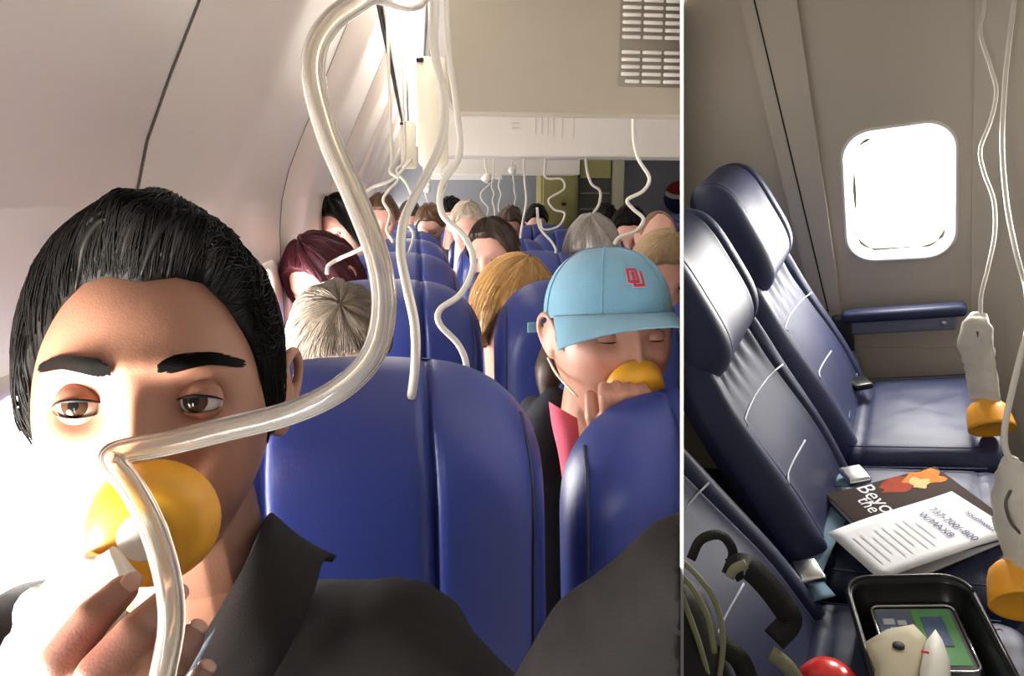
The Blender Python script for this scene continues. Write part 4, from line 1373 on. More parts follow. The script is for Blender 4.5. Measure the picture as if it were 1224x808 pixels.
struct('window_pane', raw_mesh('window_pane', L(WIN_W - .068, WIN_H - .068, WIN_R_ - .02, WY + .003), [tuple(range(36))], WINPANE_R, False), MS, parent=w2)
struct('floor', raw_mesh('floor', *box(-1.6, 1.6, -1.6, WY, -.04, 0), CARPET, False), MS)
struct('ceiling', raw_mesh('ceiling', *box(-1.6, 1.6, -.75, WY, 1.98, 2.02), PANEL_R, False), MS)

# ---- seats of the right bay
def r_seat(yc, label, lv, recl=24.0):
    TH = math.radians(recl)
    EUP = Vector((-math.sin(TH), 0, math.cos(TH))); ENO = Vector((math.cos(TH), 0, math.sin(TH)))
    B0 = Vector((.045, yc, .42))
    t = thing('airline_seat', label, 'seat', (0, yc, 0), MS)
    from mathutils import noise
    def at(yl, s, h): return B0 + Vector((0, yl, 0)) + EUP * s + ENO * h
    HB, HW = .64, .218
    def hw(s): return HW * (1 - .16 * sstep(.34, .64, s)) * (1 - .05 * sstep(.15, 0, s))
    def h_body(u, s):
        e = max(0., 1 - abs(u) ** 8) ** .5
        bol = .020 * G(abs(u) - .80, .16) * sstep(.62, .45, s)
        lum = .016 * G(s - .16, .13) * (1 - u * u)
        ru = .0050 * math.sin(u * 26 + 2.2 * noise.noise(Vector((u * 3, s * 8, yc)))) * G(s - .46, .075) * (1 - abs(u) ** 4)
        dimp = -.014 * G(s - .40, .16) * (1 - u * u)
        tp = max(0., 1 - max(0, (s - .56) / .085) ** 3) ** .6
        return (.040 * e + (bol + lum + ru + dimp) * e) * tp
    def body(u0, u1, nu, s0, s1):
        def fn(a, b):
            a2 = .5 - .5 * math.cos(math.pi * a)
            u = u0 + (u1 - u0) * a2
            s = b * HB
            w = min(a2 if s0 else 1, (1 - a2) if s1 else 1) * abs(u1 - u0) * HW
            return at(hw(s) * u, s, h_body(u, s) - .008 * math.exp(-(w / .004) ** 2) * (1 if (s0 or s1) else 0))
        return grid(nu, 44, fn)
    part(t, 'back_panel', raw_mesh('back_panel', *body(-.66, .66, 60, True, True), lv))
    part(t, 'bolster', raw_mesh('bolster', *body(-1, -.66, 20, False, True), lv))
    part(t, 'bolster', raw_mesh('bolster', *body(.66, 1, 20, True, False), lv))
    part(t, 'back_shell', raw_mesh('back_shell', *grid(20, 20, lambda a, b: at(hw(b * HB) * -math.cos(math.pi * a), b * HB, -.05 * math.sin(math.pi * a) ** .4)), lv))
    # pale curved piping on the panel
    for sg in (1,):
        for pts in PIPES:
            w = [at(hw(s) * u * sg, s, h_body(u, s) + .0012) for u, s in [(a, b) for a, b in [tuple(q) for q in catmull([Vector((p[0], p[1], 0)) for p in pts], 5) and [(v.x, v.y) for v in catmull([Vector((p[0], p[1], 0)) for p in pts], 5) if abs(v.x) < .80]]]]
            part(t, 'seam_piping', raw_mesh('seam_piping', *tube(w, .0022, 6, 1), THREAD))
    # headrest
    S0, S1, W = .455, .775, .185
    def hh(u, b):
        e = max(0., 1 - abs(u) ** 5) ** .5
        tb = max(0., 1 - abs(2 * b - 1) ** 4) ** .5
        wing = .024 * G(abs(u) - .82, .22)
        return .020 + (.072 * e + wing * e) * tb
    def headr(u0, u1, nu, s0, s1):
        def fn(a, b):
            a2 = .5 - .5 * math.cos(math.pi * a)
            u = u0 + (u1 - u0) * a2; b2 = .5 - .5 * math.cos(math.pi * b)
            rr = max(0., 1 - max(0, (abs(u) - .55) / .45) ** 2.4) ** (1 / 2.4)
            half = (S1 - S0) / 2 * (.55 + .45 * rr)
            s = (S0 + S1) / 2 + half * (2 * b2 - 1)
            w = min(a2 if s0 else 1, (1 - a2) if s1 else 1) * abs(u1 - u0) * W
            return at(W * u, s, hh(u, b2) - .008 * math.exp(-(w / .004) ** 2) * (1 if (s0 or s1) else 0))
        return grid(nu, 30, fn)
    part(t, 'headrest', raw_mesh('headrest', *headr(-.60, .60, 26, True, True), lv))
    part(t, 'headrest_wing', raw_mesh('headrest_wing', *headr(-1, -.60, 16, False, True), lv))
    part(t, 'headrest_wing', raw_mesh('headrest_wing', *headr(.60, 1, 16, True, False), lv))
    def hback(a, b):
        u = -math.cos(math.pi * a); b2 = .5 - .5 * math.cos(math.pi * b)
        rr = max(0., 1 - max(0, (abs(u) - .55) / .45) ** 2.4) ** (1 / 2.4)
        half = (S1 - S0) / 2 * (.55 + .45 * rr)
        return at(W * u, (S0 + S1) / 2 + half * (2 * b2 - 1), .02 - .06 * (math.sin(math.pi * a) * math.sin(math.pi * b2)) ** .5)
    part(t, 'headrest_back', raw_mesh('headrest_back', *grid(24, 24, hback), lv))
    # cushion with a stitched top
    def cush(u, v):
        la = 2 * math.pi * u
        t_ = 1 - abs(2 * v - 1) ** 1.6; t_ = max(t_, .002)
        ph = math.copysign(math.acos(min(1, t_ ** (1 / .28))), v - .5)
        sg = lambda q, e: math.copysign(abs(q) ** e, q)
        x = .225 + .182 * sg(math.cos(ph), .28) * sg(math.cos(la), .28)
        y = .219 * sg(math.cos(ph), .28) * sg(math.sin(la), .28)
        z_ = .055 * sg(math.sin(ph), .55)
        if z_ > 0:
            z_ += .010 * (1 - (y / .219) ** 2) + .004 * noise.noise(Vector((x * 14, y * 22, yc * 9))) - .006 * math.exp(-((x - .10) / .006) ** 2) - .006 * math.exp(-((x - .345) / .006) ** 2)
        return (x, yc + y, .398 + z_ + (x - .05) * .08)
    v, f = grid(88, 40, cush, wrap=True)
    part(t, 'cushion', raw_mesh('cushion', v, f, lv))
    def ctop(x, y): return Vector((x, yc + y, .398 + .0555 + (x - .05) * .08 + .010 * (1 - (y / .219) ** 2)))
    for sg in (-1, 1):
        part(t, 'seam_piping', raw_mesh('seam_piping', *tube([ctop(.07, sg * .185), ctop(.2, sg * .188), ctop(.36, sg * .19)], .0018, 6, 6), PIPING))
    part(t, 'seat_pan', raw_mesh('seat_pan', *rbox((.215, yc, .325), (.32, .40, .05), .015), BLACKP))
    for xx in (.08, .34):
        for yy in (-.16, .16):
            part(t, 'leg', raw_mesh('leg', *tube([(xx, yc + yy, 0), (xx, yc + yy, .31)], .018, 8, 1), PLASTIC_G))
    return t
SW = .447
def back_uv(px, py, yc, recl):
    TH = math.radians(recl)
    e = Vector((-math.sin(TH), 0, math.cos(TH))); n_ = Vector((math.cos(TH), 0, math.sin(TH)))
    B0 = Vector((.045, yc, .42)) + n_ * .045
    o, d = ray(px, py, MS)
    p = o + d * ((B0 - o).dot(n_) / d.dot(n_))
    return ((p.y - yc) / .21, (p - B0).dot(e))
PIPES = [[back_uv(px, py, SW / 2 - SW - .02, 24.0) for px, py in q] for q in (((932, 438), (910, 470), (888, 515), (872, 556)), ((958, 528), (945, 552), (933, 585), (926, 622)))]
PIPES = [q[:3] + [(q[3][0] * .6 + q[2][0] * .4, q[3][1] * .6 + q[2][1] * .4)] for q in PIPES]
PIPES = [[(max(-.97, min(.97, a)), max(.01, min(.5, b))) for a, b in q] for q in PIPES]
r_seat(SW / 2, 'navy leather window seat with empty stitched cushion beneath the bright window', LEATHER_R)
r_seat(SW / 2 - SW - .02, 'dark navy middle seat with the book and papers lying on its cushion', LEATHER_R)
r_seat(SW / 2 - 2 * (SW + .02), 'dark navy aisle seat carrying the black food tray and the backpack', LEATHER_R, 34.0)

def r_armrest():
    y = .485
    a, b = hit(1006, 374, 'y', y, MS), hit(1156, 364, 'y', y, MS)
    t = thing('armrest', 'navy padded armrest along the wall below the bright window', 'armrest', (a.x, y, 0), MS)
    d = (b - a).normalized(); Lx = (b - a).length
    ang = math.atan2(d.z, d.x)
    R = Matrix.Rotation(-ang, 3, 'Y')
    m = (a + b) / 2
    part(t, 'arm_pad', raw_mesh('arm_pad', *rbox(m - Vector((0, 0, .012)), (Lx, .05, .034), .014, 4, R), LEATHER_R))
    part(t, 'arm_frame', raw_mesh('arm_frame', *rbox(m - Vector((.012, -.004, .048)), (Lx * .92, .034, .045), .008, 3, R), mat('blue grey plastic', (.16, .17, .22), .5)))
    part(t, 'recline_button', raw_mesh('recline_button', *lathe([(.009, 0), (.009, .004), (.007, .006), (.001, .006)], m + R @ Vector((Lx * .32, -.013, -.045)), (0, -1, 0), 16), mat('steel button', (.5, .5, .5), .3, 1.0)))
    part(t, 'arm_post', raw_mesh('arm_post', *rbox((a.x - .0, y, .42), (.06, .035, .42), .012), BLACKP))
r_armrest()

# ---- seat belts
BELT = mat('pale blue belt webbing', (.16, .26, .36), .8, bump=.6, bscale=900)
CHROME = mat('chrome buckle', (.75, .75, .75), .22, 1.0)
def ribbon(pts, w, th, m, up=None, sub=6):
    path = catmull(pts, sub); T, U = frames(path)
    v, f = [], []
    for i, p in enumerate(path):
        n = (Vector(up) - T[i] * Vector(up).dot(T[i])).normalized() if up is not None else U[i]
        s = T[i].cross(n)
        for a, b in ((-1, -1), (1, -1), (1, 1), (-1, 1)): v.append(p + s * w / 2 * a + n * th / 2 * b)
    for i in range(len(path) - 1):
        for k in range(4): f.append((i * 4 + k, i * 4 + (k + 1) % 4, i * 4 + 4 + (k + 1) % 4, i * 4 + 4 + k))
    f += [(3, 2, 1, 0), tuple(range(len(v) - 4, len(v)))]
    return v, f
def zc(px, py, z_): return hit(px, py, 'z', z_, MS)
def belt(label, pts, buckle, up=(0, 0, 1), w=.045):
    t = thing('seat_belt', label, 'seat belt', pts[0], MS)
    part(t, 'webbing', raw_mesh('webbing', *ribbon(pts, w, .003, BELT, up), BELT))
    if buckle:
        c, m = buckle
        part(t, 'buckle', raw_mesh('buckle', *rbox(c, (.05, .06, .018), .006, 3, Matrix.Rotation(.5, 3, 'Z')), m))
belt('pale blue seat belt with chrome buckle lying between the window and middle cushions', [zc(985, 566, .475), zc(1002, 574, .485), zc(1024, 576, .49), zc(1040, 584, .484)], (zc(1022, 568, .502), CHROME))
belt('pale blue seat belt lying beside the book on the middle seat', [zc(1010, 596, .485), zc(996, 622, .49), zc(980, 655, .49), zc(968, 690, .488), zc(985, 716, .484)], (zc(966, 684, .506), CHROME))
belt('seat belt with dark buckle tucked at the back of the window cushion', [zc(1012, 420, .52), zc(1016, 440, .50), zc(1008, 470, .492), zc(1004, 500, .488)], (zc(1028, 458, .500), BLACKP))

# ---- book, papers and folder on the middle cushion
def rect_frame(A, B, C, D):
    """best rectangle through four corners: centre, long axis u, short axis w, sizes"""
    c = (A + B + C + D) / 4
    u = ((B - A) + (C - D)) / 2; w = ((B - C) + (A - D)) / 2
    lu, lw = u.length, w.length
    u.normalize(); n = Vector((0, 0, 1)); u.z = 0; u.normalize(); w = n.cross(u).normalized()
    return c, u, w, lu, lw
def flat_M(c, u, w, z_):
    M = Matrix((u, w, Vector((0, 0, 1)))).transposed().to_4x4()
    M.translation = Vector((c.x, c.y, z_)); return M
def sheet(corners, z_, th, m, nm, par):
    pass
PAPER = mat('white printed paper', (.80, .80, .82), .6, var=.03)
INKB = mat('navy print', (.03, .04, .16), .6)
INKG = mat('grey print', (.60, .60, .63), .6)
BOOKD = mat('dark brown book cover', (.040, .022, .018), .75, var=.25, vscale=30, spec=.15)
FLAME = mat('orange flame print', (.75, .22, .04), .75, spec=.15, var=.45, vscale=35)
FLAMEY = mat('pale flame print', (.85, .55, .25), .75, spec=.15, var=.3, vscale=35)
ztop = .478
# folder at the bottom of the pile
A, B, C_, D = zc(1030, 668, ztop), zc(1160, 615, ztop), zc(1192, 655, ztop), zc(1062, 708, ztop)
c, u, w, lu, lw = rect_frame(A, B, C_, D)
fo = thing('folder', 'dark folder with white page edge under the printed sheet', 'folder', (c.x, c.y, ztop), MS)
M = flat_M(c, u, w, ztop)
def placed(v, f, M): return [M @ Vector(q) for q in v], f
part(fo, 'folder_cover', raw_mesh('folder_cover', *placed(*rbox((0, 0, .004), (lu, lw, .008), .002), M), mat('black folder', (.015, .015, .02), .4)))
part(fo, 'folder_pages', raw_mesh('folder_pages', *placed(*rbox((.004, -lw * .06, .011), (lu * .96, lw * .9, .006), .0015), M), PAPER))
# book
zb = ztop + .0145
A, B, C_, D = zc(1013, 592, zb), zc(1150, 566, zb), zc(1180, 640, zb), zc(1040, 690, zb)
c, u, w, lu, lw = rect_frame(A, B, C_, D)
bk = thing('book', 'dark paperback book with orange flame cover lying under the printed sheet', 'book', (c.x, c.y, zb), MS)
M = flat_M(c, u, w, zb)
part(bk, 'pages', raw_mesh('pages', *placed(*rbox((0, 0, .009), (lu * .985, lw * .985, .016), .001), M), PAPER))
cv = part(bk, 'cover', raw_mesh('cover', *placed(*rbox((0, 0, .0180), (lu, lw, .0018), .0006), M), BOOKD))
part(bk, 'back_cover', raw_mesh('back_cover', *placed(*rbox((0, 0, .0009), (lu, lw, .0018), .0006), M), BOOKD))
def blob2(cx, cy, rx, ry, seed, m, nm, z_, n=26):
    q = random.Random(seed)
    top = [(cx + rx * (1 + .22 * math.sin(3 * t + seed) + .12 * math.sin(7 * t)) * math.cos(t), cy + ry * (1 + .22 * math.sin(4 * t + seed)) * math.sin(t)) for t in np.linspace(0, 2 * math.pi, n, endpoint=False)]
    top = [(max(-lu / 2, min(lu / 2, a)), max(-lw / 2, min(lw / 2, b))) for a, b in top]
    return raw_mesh(nm, [M @ Vector((a, b, z_)) for a, b in top], [tuple(range(n))], m, False)
part(cv, 'flame_print', blob2(lu * .10, lw * .38, lu * .20, lw * .10, 2, mat('red flame print', (.36, .05, .02), .75, spec=.15, var=.3, vscale=40), 'flame_print', .0192), top=bk)
part(cv, 'flame_print', blob2(lu * .33, lw * .38, lu * .16, lw * .12, 5, FLAME, 'flame_print', .0194), top=bk)
part(cv, 'flame_print', blob2(lu * .24, lw * .33, lu * .08, lw * .08, 8, FLAMEY, 'flame_print', .0196), top=bk)
def text_on(par, top, txt, size, ink, M, x, y, z_, rot, nm='printed_text'):
    me = text_mesh(txt, size, ink, M @ Matrix.Translation((x, y, z_)) @ Matrix.Rotation(rot, 4, 'Z'), .0002)
    return part(par, nm, me, top=top, kind='stuff')
text_on(cv, bk, 'Beyond', lw * .22, PAPER, M, -lu * .18, lw * .16, .0193, -math.pi / 2)
text_on(cv, bk, 'the B', lw * .17, PAPER, M, -lu * .28, lw * .14, .0193, -math.pi / 2)
# printed sheet
zp = zb + .0215
A, B, C_, D = zc(1003, 634, zp), zc(1157, 583, zp), zc(1193, 640, zp), zc(1036, 697, zp)
c, u, w, lu2, lw2 = rect_frame(A, B, C_, D)
sh = thing('printed_sheet', 'white printed sheet with navy airplane type heading on top of the book', 'paper', (c.x, c.y, zp), MS)
M2 = flat_M(c, u, w, zp)
v, f = grid(12, 8, lambda a, b: ((a - .5) * lu2, (b - .5) * lw2, .002 * math.sin(a * 5) * (.3 + b)))
n = len(v)
v2 = [q + Vector((0, 0, .0012)) for q in v]
sk = [(i, i + 1, n + i + 1, n + i) for i in range(11)] + [(n - 12 + i + 1, n - 12 + i, 2 * n - 12 + i, 2 * n - 12 + i + 1) for i in range(11)] + [((j + 1) * 12, j * 12, n + j * 12, n + (j + 1) * 12) for j in range(7)] + [(j * 12 + 11, (j + 1) * 12 + 11, n + (j + 1) * 12 + 11, n + j * 12 + 11) for j in range(7)]
pg = part(sh, 'page', raw_mesh('page', *placed(v + v2, f + [tuple(q + n for q in reversed(t)) for t in f] + sk, M2), PAPER))
ht = lambda a, b: .0022 + .002 * math.sin((a + .5) * 5) * (.3 + b + .5)
text_on(pg, sh, '737-700/-800', lw2 * .135, INKB, M2, lu2 * .24, -lw2 * .06, ht(.24, -.06) + .0012, -math.pi / 2)
text_on(pg, sh, 'W/MAX8', lw2 * .135, INKB, M2, lu2 * .145, lw2 * .02, ht(.145, .02) + .0012, -math.pi / 2)
text_on(pg, sh, 'Southwest', lw2 * .105, INKB, M2, lu2 * .405, -lw2 * .16, ht(.40, -.16) + .0012, -math.pi / 2)
for k in range(9):
    x = lu2 * (.05 - .055 * k); ln = lw2 * (.55 if k % 3 else .35)
    z_ = max(ht(x / lu2, -.3), ht(x / lu2, .3)) 
    part(pg, 'print_line', raw_mesh('print_line', *placed(*grid(2, 6, lambda a, b: (x + (a - .5) * lu2 * .010, -lw2 * .02 + (b - .5) * ln, ht(x / lu2, -.02 + (b - .5) * ln / lw2))), M2), INKG, False), top=sh)

# ---- black food tray on the aisle cushion
zt = .475
hT = .085
A, B, C_, D = zc(1036, 690, zt + hT), zc(1178, 690, zt + hT), zc(1206, 842, zt + hT), zc(1016, 842, zt + hT)
c, u, w, lu, lw = rect_frame(A, B, C_, D)
M = flat_M(c, u, w, zt)
tr = thing('food_tray', 'deep black plastic tray with rounded corners on the aisle seat', 'tray', (c.x, c.y, zt), MS)
BT = mat('black tray plastic', (.010, .010, .010), .30)
def lp(w_, h_, r, z_): return [M @ Vector((a, b, z_)) for a, b in rrect(w_, h_, r, 6)]
loops = [lp(lu * .90, lw * .90, .03, 0), lp(lu * .97, lw * .97, .04, hT * .9), lp(lu * 1.02, lw * 1.02, .045, hT * .93), lp(lu * 1.02, lw * 1.02, .045, hT), lp(lu * .94, lw * .94, .038, hT * 1.01), lp(lu * .91, lw * .91, .036, hT * .92), lp(lu * .84, lw * .84, .028, .008)]
v, f = ring_loft(loops); n = len(loops[0]); f += [tuple(range(n)), tuple(range(7 * n - 1, 6 * n - 1, -1))]
part(tr, 'tray_shell', raw_mesh('tray_shell', v, f, BT))
part(tr, 'rim', raw_mesh('rim', *tube([Vector(q) + Vector((0, 0, .001)) for q in lp(lu * .985, lw * .985, .042, hT)] + [Vector(lp(lu * .985, lw * .985, .042, hT)[0])], .004, 6, 1), BT))
# snack pack inside
z0 = .02
pk = thing('snack_pack', 'clear wrapped snack pack with green and blue label inside the black tray', 'food pack', M @ Vector((0, 0, z0)), MS)
CLEAR = mat('shiny clear wrap', (.42, .42, .42), .15, trans=.3, coat=.5)
px0, py0 = lu * .02, lw * .12
part(pk, 'pack_body', raw_mesh('pack_body', *placed(*rbox((px0, py0, z0 + .014), (lu * .66, lw * .52, .028), .010, 4), M), CLEAR))
part(pk, 'pack_rim', raw_mesh('pack_rim', *placed(*tube([(px0 + a, py0 + b, z0 + .0285) for a, b in rrect(lu * .66, lw * .52, .012, 4)] + [(px0 + lu * .33, py0 + lw * .26 - .012, z0 + .0285)], .0022, 6, 1), M), mat('silver edge', (.7, .7, .7), .2, .8)))
def lab(cx, cy, w_, h_, m, nm, z_): return part(pk, nm, raw_mesh(nm, *placed(*rbox((px0 + cx * lu, py0 + cy * lw, z0 + z_), (w_ * lu, h_ * lw, .001), .0004, 1), M), m, False))
lab(.13, .0, .30, .44, mat('green label', (.16, .48, .17), .4), 'green_label', .0292)
lab(.12, .04, .17, .24, mat('blue label square', (.12, .18, .34), .4), 'blue_square', .0302)
lab(-.17, .10, .26, .22, mat('slate label', (.18, .23, .33), .4), 'slate_label', .0292)
lab(-.17, -.10, .26, .12, mat('orange label', (.62, .30, .10), .4), 'orange_label', .0292)
lab(-.22, .12, .09, .05, PAPER, 'white_print', .0302); lab(-.12, .11, .07, .04, PAPER, 'white_print', .0302); lab(-.2, .06, .05, .03, PAPER, 'white_print', .0302)
# beige tag and white bag scrap over the pack
zz = zt + hT + .012
TAGM = mat('beige card', (.46, .40, .27), .7, var=.15, vscale=30)
tq = [zc(1033, 768, zz), zc(1060, 752, zz), zc(1092, 746, zz), zc(1107, 762, zz), zc(1104, 790, zz), zc(1090, 850, zz), zc(1040, 850, zz), zc(1046, 800, zz)]
tg = thing('card_tag', 'beige card tag with a dark round hole across the tray', 'tag', tq[0], MS)
ctr = sum(tq, Vector()) / len(tq)
def plate(pts, th, dome):
    n = len(pts); c0 = sum(pts, Vector()) / n
    up = Vector((0, 0, 1))
    loops = [[p - up * th for p in pts], [p.copy() for p in pts], [p.lerp(c0, .35) + up * dome * .7 for p in pts], [p.lerp(c0, .9) + up * dome for p in pts]]
    v, f = ring_loft(loops); f += [tuple(range(n)), tuple(range(4 * n - 1, 3 * n - 1, -1))]
    return v, f
part(tg, 'card', raw_mesh('card', *plate(tq, .002, .008), TAGM))
hc = zc(1074, 771, zz + .010)
part(tg, 'hole', raw_mesh('hole', *lathe([(.0085, 0), (.0085, .002), (.001, .0022)], hc - Vector((0, 0, .0025)), (0, 0, 1), 18), DARK))
wq = [zc(1106, 768, zz + .004), zc(1118, 752, zz + .004), zc(1126, 764, zz + .004), zc(1136, 790, zz + .004), zc(1138, 850, zz + .004), zc(1096, 850, zz + .004), zc(1100, 800, zz + .004)]
ws = thing('paper_scrap', 'white crumpled paper scrap with a small red mark beside the card tag', 'paper', wq[0], MS)
part(ws, 'scrap_sheet', raw_mesh('scrap_sheet', *plate(wq, .002, .012), mat('off white scrap', (.72, .69, .60), .6)))
rm = zc(1106, 779, zz + .020)
part(ws, 'red_mark', raw_mesh('red_mark', *rbox(rm, (.010, .006, .002), .0009, 1), mat('red ink', (.6, .03, .02), .5)))
# red rounded lid beside the tray
rc = zc(992, 846, .48)
rl = thing('red_cup', 'red rounded plastic cup lid beside the black tray', 'cup', rc, MS)
RED = mat('glossy red plastic', (.72, .035, .025), .25)
part(rl, 'lid_dome', raw_mesh('lid_dome', *lathe([(.048, 0), (.050, .03), (.046, .055), (.034, .072), (.016, .080), (.001, .081)], rc, (0, 0, 1), 32), RED))
part(rl, 'lid_rim', raw_mesh('lid_rim', *lathe([(.053, 0), (.055, .004), (.055, .010), (.050, .012)], rc, (0, 0, 1), 32), RED))

# ---- backpack on the aisle seat
def backpack():
    BPK = mat('black olive nylon', (.014, .014, .011), .6, var=.3, bump=.5, bscale=700)
    PIP = mat('olive piping', (.30, .29, .17), .5)
    SD = lambda px, py, d: SP(px, py, d)
    d0 = (MCI @ (MS @ zc(900, 760, .55)))
    dd = -d0.z - .07
    base = SD(850, 800, dd)
    t = thing('backpack', 'black backpack with olive piping and loose straps on the aisle seat', 'backpack', base, MS)
    j = MB()
    for a, b, r0, r1 in (((806, 730, dd - .02), (838, 930, dd - .04), .055, .10), ((838, 930, dd - .04), (900, 960, dd), .10, .09), ((770, 760, dd), (780, 930, dd), .10, .12)):
        j.add(*capsule(SD(*a), SD(*b), r0, r1, 18))
    part(t, 'pack_body', remesh('pack_body', j.v, j.f, .008, BPK, smooth=5))
    cam_s = MSI @ CAMP
    tocam = (cam_s - base).normalized()
    dn = dd - .085
    for pts in ([(806, 662, dn), (835, 690, dn), (856, 722, dn), (864, 762, dn), (860, 808, dn), (850, 850, dn)], [(806, 680, dn), (828, 704, dn), (846, 738, dn), (854, 780, dn)], [(808, 692, dn), (822, 730, dn), (836, 770, dn), (850, 820, dn)]):
        part(t, 'piping', raw_mesh('piping', *tube([SD(*q) for q in pts], .0042, 8, 8), PIP))
    part(t, 'strap', raw_mesh('strap', *ribbon([SD(874, 682, dd - .06), SD(890, 676, dd - .065), SD(912, 694, dd - .06), SD(934, 722, dd - .05), SD(944, 742, dd - .04), SD(925, 765, dd - .04)], .036, .005, BPK, tocam), BPK))
    part(t, 'strap_edge', raw_mesh('strap_edge', *ribbon([SD(872, 690, dd - .072), SD(878, 680, dd - .074), SD(892, 674, dd - .074)], .014, .004, PIP, tocam), PIP))
    part(t, 'grab_loop', raw_mesh('grab_loop', *ribbon([SD(826, 668, dd - .04), SD(838, 645, dd - .045), SD(862, 640, dd - .045), SD(876, 660, dd - .045), SD(868, 686, dd - .05)], .014, .006, BPK, tocam), BPK))
    part(t, 'tab', raw_mesh('tab', *ribbon([SD(922, 780, dd - .055), SD(932, 788, dd - .055), SD(944, 800, dd - .055), SD(958, 822, dd - .05)], .022, .004, PIP, tocam), PIP))
    part(t, 'side_strap', raw_mesh('side_strap', *ribbon([SD(862, 770, dd - .06), SD(885, 790, dd - .06), SD(900, 830, dd - .06)], .03, .006, BPK, tocam), BPK))
backpack()

# ---- oxygen masks hanging in front of the row
def dep(p): return -(MCI @ (MS @ p)).z
dA = dep(zc(1185, 495, .52)) - .03
o2tube('thin wavy oxygen tube hanging beside the bright window to the first bag', [(1178, -40, dA), (1176, 10, dA), (1172, 40, dA), (1184, 80, dA), (1191, 110, dA), (1184, 145, dA), (1172, 178, dA), (1176, 205, dA), (1188, 240, dA), (1189, 280, dA), (1181, 320, dA), (1173, 352, dA), (1172, 378, dA)], .0042, TUBE_W, frame=MS)
def hung(label, path, rad, cup, axis_to, r, d):
    c = SP(*cup); ax = (SP(*axis_to) - c).normalized()
    t = oxygen_mask(label, c, ax, (0, 0, 1), r, MASKO, MS, [SP(*q) for q in path], rad, length=1.15)
    return t
m1 = hung('orange oxygen mask with crinkled clear bag hanging before the window seat cushion', [(1172, 374, dA), (1167, 386, dA), (1166, 410, dA), (1172, 440, dA), (1176, 468, dA), (1180, 482, dA)], [.012, .036, .042, .036, .038, .030], (1186, 514, dA - .02), (1176, 474, dA + .02), .048, dA)
part(m1, 'bag_line', raw_mesh('bag_line', *tube([SP(1168, 396, dA - .022), SP(1172, 412, dA - .022), SP(1180, 426, dA - .022), SP(1186, 428, dA - .02)], .0022, 6, 5), mat('dark bag line', (.10, .09, .08), .5)))  # dark curved line on the front of the bag
dB = dep(zc(1205, 700, .55)) - .06
o2tube('long oxygen tube hanging along the wall edge into the bag beside the food tray', [(1216, -40, dA - .08), (1210, 20, dA - .08), (1202, 90, dA - .08), (1198, 170, dA - .08), (1203, 240, dA - .09), (1214, 300, dA - .11), (1226, 345, dA - .14), (1228, 390, dB + .08), (1220, 425, dB + .04), (1211, 462, dB + .02), (1202, 505, dB), (1201, 532, dB), (1208, 552, dB)], .0048, TUBE_W, frame=MS)
m2 = hung('orange oxygen mask with clear bag hanging beside the black food tray', [(1208, 546, dB), (1212, 566, dB), (1212, 600, dB), (1216, 640, dB), (1222, 672, dB), (1224, 688, dB)], [.010, .028, .040, .036, .030, .028], (1226, 726, dB - .01), (1216, 684, dB + .03), .050, dB)
part(m2, 'bag_line', raw_mesh('bag_line', *tube([SP(1208, 586, dB - .024), SP(1202, 602, dB - .024), SP(1208, 624, dB - .024), SP(1220, 638, dB - .020)], .0024, 6, 5), mat('dark bag line', (.10, .09, .08), .5)))  # same dark line on the second bag
# overhead service unit the tubes come from
su = thing('service_unit', 'beige overhead service unit above the empty seat row', 'panel', (.35, .2, 1.9), MS)
part(su, 'unit_body', raw_mesh('unit_body', *rbox((.45, -.1, 1.935), (.6, .95, .09), .02), PANEL_R))

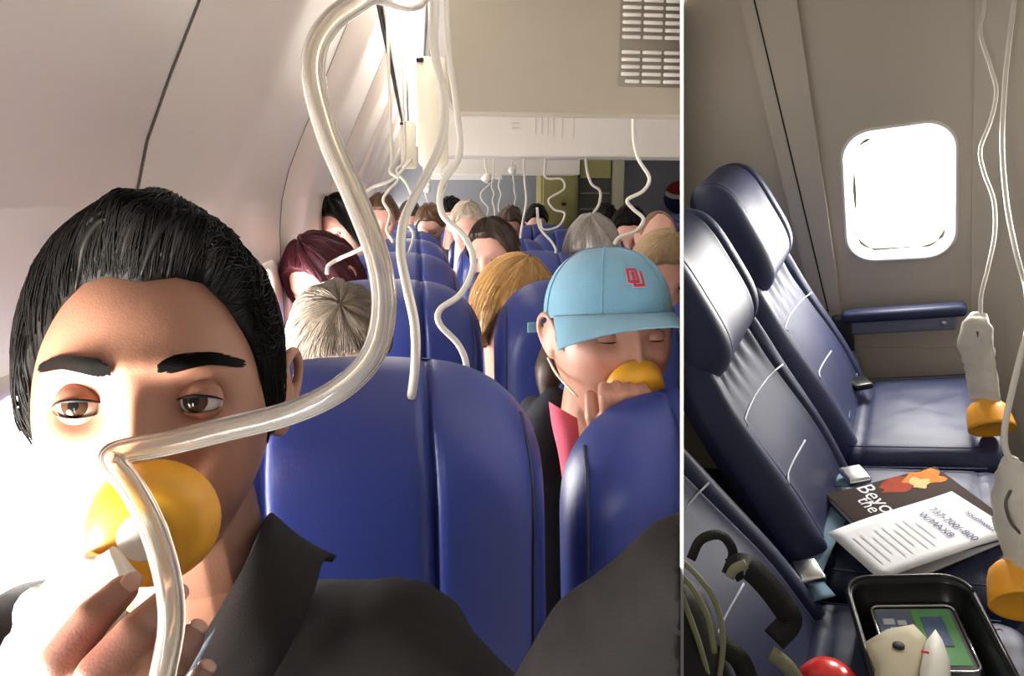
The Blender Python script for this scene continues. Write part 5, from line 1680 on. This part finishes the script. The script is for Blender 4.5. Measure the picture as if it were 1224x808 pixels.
# ================================================================== cut both bays where the divider stands
def clip_all():
    dg = bpy.context.evaluated_depsgraph_get(); dg.update()
    def plane(px):
        a = math.atan((px - PX0) / FPX)
        n = Vector((math.cos(a), 0, math.sin(a)))
        return MC.translation.copy(), (MC.to_3x3() @ n).normalized()
    pl = {'L': plane(813.4), 'R': plane(816.6)}
    gone = []
    for o in list(SC.objects):
        if o.type != 'MESH' or SIDE.get(o.name) not in pl: continue
        co, no = pl[SIDE[o.name]]
        if SIDE[o.name] == 'R': no = -no
        M = o.matrix_world
        d = [(M @ Vector(c) - co).dot(no) for c in o.bound_box]
        if max(d) <= 0: continue
        me = o.data
        n = len(me.vertices)
        arr = np.empty(n * 3); me.vertices.foreach_get('co', arr)
        Mn = np.array(M)
        w = arr.reshape(-1, 3) @ Mn[:3, :3].T + Mn[:3, 3]
        dd = (w - np.array(co)) @ np.array(no)
        if dd.max() <= 1e-5: continue
        if dd.min() >= -1e-4:
            gone.append(o); continue
        bm = bmesh.new(); bm.from_mesh(me)
        MI = M.inverted()
        lc = MI @ co; ln = (M.to_3x3().transposed() @ no).normalized()
        res = bmesh.ops.bisect_plane(bm, geom=bm.verts[:] + bm.edges[:] + bm.faces[:], plane_co=lc, plane_no=ln, clear_outer=True)
        cut = [e for e in res['geom_cut'] if isinstance(e, bmesh.types.BMEdge)]
        try: bmesh.ops.holes_fill(bm, edges=cut, sides=0)
        except Exception: pass
        if o.name.startswith('centre_panel'):      # keep one piece
            left = set(bm.verts); isl = []
            while left:
                st = [left.pop()]; cur = set(st)
                while st:
                    for e in st.pop().link_edges:
                        for q in e.verts:
                            if q in left: left.discard(q); cur.add(q); st.append(q)
                isl.append(cur)
            isl.sort(key=len)
            for c in isl[:-1]: bmesh.ops.delete(bm, geom=list(c), context='VERTS')
        nm = bpy.data.meshes.new(me.name); bm.to_mesh(nm); bm.free()
        for m in me.materials:
            if m.name not in [q.name for q in nm.materials if q]: nm.materials.append(m)
        o.data = nm
    for o in gone:
        SIDE.pop(o.name, None); bpy.data.objects.remove(o)
    # a seat with nothing left of it goes too
    for o in list(SC.objects):
        if o.type == 'EMPTY' and not o.children: bpy.data.objects.remove(o)
bpy.context.view_layer.update()
clip_all()
for o in SC.objects:
    if '_b' in o: del o['_b']
